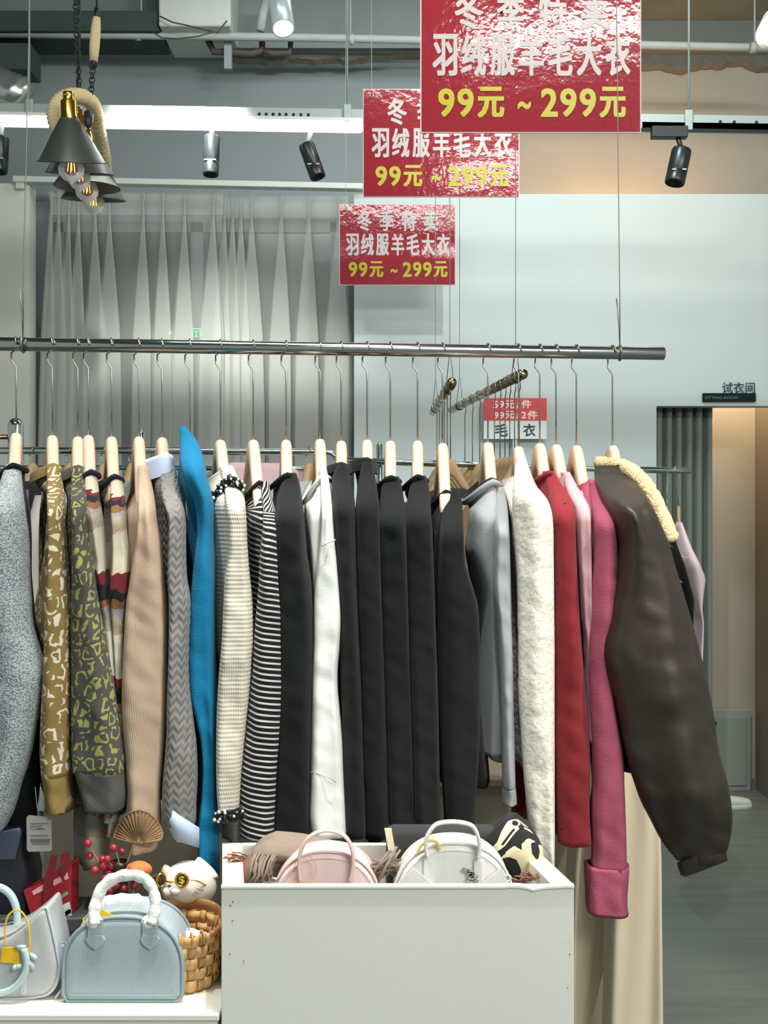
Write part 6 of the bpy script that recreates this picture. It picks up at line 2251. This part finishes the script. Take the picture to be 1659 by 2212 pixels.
build('base', MB().lathe([(.001, zk0), (rk(zk0), zk0), (rk(zk0), zk0 + .004), (.001, zk0 + .004)], 40, (cx_, dk, 0)), M_WVD, t)
for i, (px, y, rr) in enumerate(((372, 1992, .026), (408, 1992, .03), (430, 2000, .024))):
    c = Vector((XP(px, dk), dk - .022 + .012 * i, zk1 - .030 - .004 * i))
    o_ = MB()
    rn = random.Random(i)
    o_.ball(c, (rr, rr, rr * .8), 18, 12)
    for q in range(len(o_.v)):
        o_.v[q] = o_.v[q] + Vector((rn.uniform(-1, 1), rn.uniform(-1, 1), rn.uniform(-1, 1))) * .0016
    tag(build('tissue_ball', o_, M_PAPER), 'crumpled white tissue inside the woven basket' , 'tissue', 'crumpled tissue in the basket')

# cat figurine
M_CAT = plain('white_glazed_ceramic', (240, 236, 226), .35)
M_GOLD = metal('gold_rim', (226, 178, 78), .25)
dc = 2.425
t = thing('cat_figurine', 'white ceramic cat wearing gold coin glasses behind the basket', 'figurine', (XP(410, dc), dc, ztb))
hc = P(408, 1912, dc)
mb = MB()
rg = []
for k in range(29):
    q = -pi / 2 + pi * k / 28
    r = cos(q)
    ring = []
    for j in range(40):
        a = 2 * pi * j / 40
        wx = .058 * (1 + .10 * max(0, -sin(q)))
        ring.append(hc + Vector((wx * max(r, .02) * cos(a), .050 * max(r, .02) * sin(a), .050 * sin(q) * (1 if q > 0 else .82))))
    rg.append(ring)
mb.loft(rg, True, True, True)
build('head', mb, M_CAT, t)
for (bx_, by_, tx, ty, w) in ((369, 1886, 357, 1868, .017), (438, 1890, 430, 1852, .030)):
    rg = []
    for k in range(11):
        q = k / 10
        c = P(bx_ + (tx - bx_) * q, by_ + (ty - by_) * q, dc + .002)
        rr = w * (1 - q ** 1.5) + .003
        rg.append([c + Vector((rr * cos(2 * pi * j / 18), rr * .6 * sin(2 * pi * j / 18), -.004 * (1 - q))) for j in range(18)])
    build('ear', MB().loft(rg, True, True, True), M_CAT, t)
rg = []
for k in range(19):
    q = k / 18
    z = ztb + .001 + (hc.z - .03 - ztb) * q
    r = .066 * (1 - .45 * q ** 2)
    rg.append([Vector((hc.x + .012 + r * cos(2 * pi * j / 32), dc + .004 + .036 * (1 - .15 * q) * sin(2 * pi * j / 32), z)) for j in range(32)])
build('torso', MB().loft(rg, True, True, True), M_CAT, t)
for y1, y2 in ((1996, 2014), (2040, 2062)):
    build('paw', MB().tube([P(462, y1, dc - .02), P(470, (y1 + y2) / 2, dc - .05), P(468, y2, dc - .065)], [.014, .015, .011], 14), M_CAT, t)
for px, nm in ((393, 'lens'), (348, 'lens')):
    c = P(px, 1901, dc - .055 if px == 393 else dc - .040)
    rx = .0125 if px == 393 else .008
    fr3 = build('glasses_rim', MB().tube([c + Vector((rx * cos(q), (.006 * cos(q) if px != 393 else 0), .0135 * sin(q))) for q in [2 * pi * k / 28 for k in range(28)]], .0026, 10, True), M_GOLD, t)
    build('lens', MB().ball(c + Vector((0, .002, 0)), (rx, .002, .0135), 20, 8), plain('dark_lens', (58, 60, 44), .25), fr3)
    if px == 393:
        mb = MB()
        text_mesh(mb, '$', c.x - .006, c.x + .006, c.z - .009, c.z + .009, c.y - .0012, .02)
        build('dollar_mark', mb, plain('gold_paint', (226, 190, 70), .35), fr3, False)
build('bridge', MB().tube([P(357, 1903, dc - .05), P(368, 1906, dc - .056), P(382, 1903, dc - .056)], .0016, 8), M_GOLD, t)
build('temple_arm', MB().tube(smooth_line([(405, 1900), (425, 1903, dc - .052), (442, 1911, dc - .036), (458, 1921, dc - .014)], dc - .055), .0014, 8), M_GOLD, t)
build('muzzle', MB().ball(P(379, 1925, dc - .052), (.011, .008, .008), 14, 10).ball(P(361, 1926, dc - .050), (.009, .008, .009), 14, 10), M_CAT, t)
build('nose', MB().ball(P(366, 1914, dc - .057), (.004, .003, .0028), 10, 8), plain('nose_black', (60, 58, 70), .2), t)
mb = MB()
for (xa1, ya1, xb1, yb1) in ((424, 1920, 440, 1924), (420, 1926, 434, 1934), (416, 1932, 428, 1940)):
    mb.tube([P(xa1, ya1, dc - .048), P((xa1 + xb1) / 2, (ya1 + yb1) / 2, dc - .045), P(xb1, yb1, dc - .038)], .0007, 5)
build('whisker', mb, plain('whisker_grey', (130, 124, 120), .6), t)

# dried flower arrangement
M_STEM = plain('dry_stem', (150, 112, 74), .8)
M_BERRY = plain('red_berry', (158, 42, 52), .4)
M_LEAFD = plain('dried_lotus', (140, 110, 78), .8)
df = 2.40
t = thing('dried_flowers', 'dried flower spray with red berries and lotus leaf in dark vase', 'dried flowers', (XP(256, df), df, ztb))
build('vase', MB().lathe([(.001, ztb + .001), (.026, ztb + .001), (.028, ztb + .02), (.020, ztb + .10), (.015, ztb + .20), (.018, ztb + .21), (.014, ztb + .208), (.012, ztb + .19)], 28, (XP(258, df), df, 0)), plain('dark_brown_vase', (52, 36, 34), .3), t)
zv = CY - (ztb + .2 - EYE) * F / df
stem_ends = [((258, zv), (252, 1800), (236, 1850), (206, 1835), (190, 1825)), ((258, zv), (244, 1880), (220, 1870), (210, 1855)), ((258, zv), (262, 1880), (250, 1840), (244, 1836)), ((258, zv), (276, 1860), (292, 1800), (298, 1760)), ((258, zv), (270, 1900), (296, 1876)), ((280, 1960), (290, 1915), (300, 1880))]
for st in stem_ends[1:]:
    build('stem', MB().tube(smooth_line([s for s in st], df - .004), .0018, 6), M_STEM, t)
build('stem', MB().tube(smooth_line([(258, zv), (246, 1885), (222, 1874), (206, 1850), (194, 1830)], df - .006), .0016, 6), M_STEM, t)
for (x, y, r) in ((190, 1822, 8.5), (193, 1849, 8.5), (205, 1880, 9.5), (222, 1858, 10), (232, 1856, 8), (224, 1872, 9), (245, 1832, 9), (264, 1839, 7), (240, 1870, 9), (234, 1884, 11), (246, 1886, 9), (226, 1898, 10), (248, 1912, 10), (238, 1922, 9), (266, 1918, 9), (290, 1912, 9)):
    build('berry', MB().ball(P(x, y, df - .012 + rnd.uniform(-.012, .012)), r / F * df, 14, 10), M_BERRY, t)
# lotus leaf fan
mb = MB()
rg = []
lc = (298, 1822)
top_edge = [(246, 1810), (249, 1795), (256, 1780), (268, 1764), (284, 1754), (302, 1750), (320, 1756), (336, 1770), (346, 1785), (351, 1800), (349, 1812), (340, 1818)]
for s in (0, .25, .5, .75, .95, 1.0):
    ring = []
    for i in range(45):
        f_ = i / 44 * (len(top_edge) - 1)
        k = min(int(f_), len(top_edge) - 2)
        x = top_edge[k][0] + (top_edge[k + 1][0] - top_edge[k][0]) * (f_ - k)
        y = top_edge[k][1] + (top_edge[k + 1][1] - top_edge[k][1]) * (f_ - k)
        ring.append(P(lc[0] + (x - lc[0]) * s, lc[1] + (y - lc[1]) * s, df - .01 + .030 * s ** 1.5 * (0.6 + .4 * sin(i * .25)) + .0016 * (i % 2) * s))
    rg.append(ring)
mb.loft(rg, False)
for i in range(0, 45, 2):
    mb.tube([rg[1][i] + Vector((0, -.001, 0)), rg[3][i] + Vector((0, -.001, 0)), rg[5][i]], .0008, 4)
mb.tube(rg[5], .0014, 5)
lf = build('lotus_leaf', mb, M_LEAFD, t)
for pmod in ('SOLIDIFY',):
    md = lf.modifiers.new('thick', pmod)
    md.thickness = .0008
# orange seed pod
mb = MB()
c = P(300, 1878, df - .01)
rg = []
for k in range(17):
    q = -pi / 2 + pi * k / 16
    rg.append([c + Vector((.025 * max(cos(q), .05) * (1 + .10 * cos(6 * a)) * cos(a), .022 * max(cos(q), .05) * (1 + .10 * cos(6 * a)) * sin(a), .017 * sin(q))) for a in [2 * pi * j / 48 for j in range(48)]])
build('seed_pod', mb.loft(rg, True, True, True), plain('dry_orange_pod', (206, 122, 66), .7, noise_amt=.15, nscale=60), t)
mb = MB()
for k in range(16):
    a = pi * k / 15
    c = P(330, 1905, df - .01)
    mb.tube([c, c + Vector((.018 * cos(a * .8 - .3), -.006, .018 * sin(a * .8 + .2)))], .0006, 4)
build('thistle', mb, plain('thistle_brown', (120, 90, 78), .8), t)

# lidded dark box, red gift bags, black bag, price tag
M_BOX = plain('dark_box_card', (78, 82, 82), .6, noise_amt=.05)
t = thing('storage_box', 'dark grey lidded box on the table between the bags', 'box', (XP(90, 2.43), 2.47, ztb))
xa1, xb1 = XP(-80, 2.40), XP(196, 2.40)
zl = ZP(1985, 2.40)
build('box_body', MB().box((xa1 + .004, 2.404, ztb + .001), (xb1 - .004, 2.535, zl - .03)), M_BOX, t, False, bevel=.002)
build('box_lid', MB().box((xa1, 2.400, zl - .035), (xb1, 2.540, zl)), M_BOX, t, False, bevel=.002)
build('lid_band', MB().box((xa1 - .0006, 2.3992, ZP(2012, 2.4) - .001), (xb1 + .0006, 2.4003, ZP(2012, 2.4) + .0006)), plain('box_seam', (48, 52, 54), .7), t, False)
M_REDP = plain('red_gift_paper', (164, 36, 48), .5)
M_REDD = plain('red_gift_side', (116, 18, 28), .6)
M_PKL = plain('pale_pink_label', (236, 176, 180), .6)
M_GRN = plain('green_print', (120, 170, 130), .6)
M_PRW = plain('white_print', (226, 224, 210), .6)


def gift_bag(label, quad, dd, depth, labels, rings_=None):
    """quad: lower left, lower right, upper right, upper left pixels of the front face"""
    t = thing('gift_bag', label, 'gift bag', tuple(P((quad[0][0] + quad[1][0]) / 2, max(quad[0][1], quad[1][1]), dd)))
    f = [P(x, y, dd) for x, y in quad]
    bk = [p + Vector((.004, depth, 0)) for p in f]
    mb = MB()
    mb.hexa([f[0], f[1], bk[1], bk[0], f[3], f[2], bk[2], bk[3]])
    build('paper_body', mb, M_REDP, t, False, bevel=.0015)
    for q in labels:
        mb = MB()
        n0 = len(mb.v)
        mb.v += [P(x, y, dd - .0012) for x, y in q]
        mb.v += [P(x, y, dd - .0002) for x, y in q]
        for i in range(4):
            mb.face((i, (i + 1) % 4, 4 + (i + 1) % 4, 4 + i))
        mb.face((3, 2, 1, 0))
        build('printed_label', mb, M_PKL, t, False)
    if rings_:
        for (cx2, cy2, ra_, rb_, a0, a1, mm_, nm) in rings_:
            mb = MB()
            inner, outer = [], []
            for k in range(21):
                a = a0 + (a1 - a0) * k / 20
                inner.append(P(cx2 + ra_ * cos(a), cy2 - ra_ * sin(a), dd - .0014))
                outer.append(P(cx2 + rb_ * cos(a), cy2 - rb_ * sin(a), dd - .0014))
            mb.loft([inner, outer, [p + Vector((0, .001, 0)) for p in outer]], False)
            build(nm, mb, mm_, t, False)
    return t


gift_bag('red gift bag with pale label, left one behind the slouch bag', [(68, 1986), (104, 1988), (96, 1902), (50, 1924)], 2.415, .05, [[(72, 1934), (97, 1922), (93, 1910), (69, 1926)]])
gift_bag('red gift bag with green round print, right one behind the slouch bag', [(104, 1990), (152, 1990), (154, 1866), (112, 1888)], 2.42, .05,
         [[(116, 1914), (134, 1904), (131, 1892), (113, 1903)], [(140, 1902), (148, 1898), (146, 1884), (137, 1888)]],
         [(160, 1966, 36, 43, 1.9, 3.2, M_GRN, 'green_arc'), (156, 1978, 0.5, 30, 1.75, 3.2, M_PRW, 'white_disc'), (156, 1984, 12, 21, 1.75, 3.2, M_GRN, 'green_arc')])
t = thing('red_ribbon', 'dark red ribbon band between the red gift bags', 'ribbon', tuple(P(102, 1988, 2.41)))
ln = [P(104, 1880, 2.47), P(112, 1840, 2.485), P(100, 1900, 2.408), P(98, 1950, 2.408), P(102, 1990, 2.408)]
mb = MB()
for q in ([(112, 1846), (124, 1846), (116, 1900), (110, 1990), (94, 1990), (95, 1905)], [(132, 1846), (150, 1838), (153, 1870), (140, 1892), (134, 1888)]):
    mb.prism([(XP(x, 2.412), ZP(y, 2.412)) for x, y in q], 2.4075, 2.4115)
build('ribbon_band', mb, M_REDD, t, False)
M_BLKL = leather('black_bag_leather', (30, 34, 44), .3)
t = thing('black_bag', 'black leather bag behind the slouch handbag at left edge', 'handbag', (XP(0, 2.46), 2.48, ztb))
out = [(XP(x, 2.42), ZP(y, 2.42)) for x, y in ((-120, 1985), (-120, 1860), (-70, 1800), (10, 1795), (46, 1790), (48, 1840), (62, 1900), (56, 1985))]
build('bag_body', MB().prism(out, 2.425, 2.53, 0, .012, .006), M_BLKL, t, True)
out = [(XP(x, 2.41), ZP(y, 2.41)) for x, y in ((-90, 1860), (-60, 1810), (40, 1790), (44, 1800), (32, 1858))]
build('flap', MB().prism(out, 2.412, 2.425, 0, .004), leather('blue_sheen_leather', (64, 72, 92), .35), t, True)  # blue sheen put into the flap's leather colour
dt = 2.40
t = thing('price_tag', 'grey swing tag with printed lines hanging by the grey pullover', 'price tag', tuple(P(84, 1842, dt)))
ol = []
for (x, y) in ((58, 1836), (62, 1840), (108, 1839), (112, 1835), (111, 1770), (100, 1765), (62, 1761), (57, 1766)):
    ol.append((XP(x, dt), ZP(y, dt)))
build('card', MB().prism(ol, dt, dt + .0012), plain('grey_tag_card', (150, 150, 146), .6), t, False)
mb = MB()
for (x0, y0, x1, y1) in ((66, 1778, 104, 1780), (66, 1784, 90, 1786), (66, 1790, 100, 1791), (80, 1789, 94, 1791), (66, 1804, 104, 1806), (66, 1812, 108, 1820), (70, 1822, 106, 1824)):
    a, b = P(x0, y1, dt), P(x1, y0, dt)
    mb.box((a.x, dt - .0006, a.z), (b.x, dt - .0001, b.z))
build('printed_line', mb, plain('tag_print', (96, 94, 90), .7), t, False)
build('tag_thread', MB().tube([P(84, 1764, dt), P(80, 1740, dt + .01), P(76, 1700, dt + .02)], .0008, 5), M_STR, t)
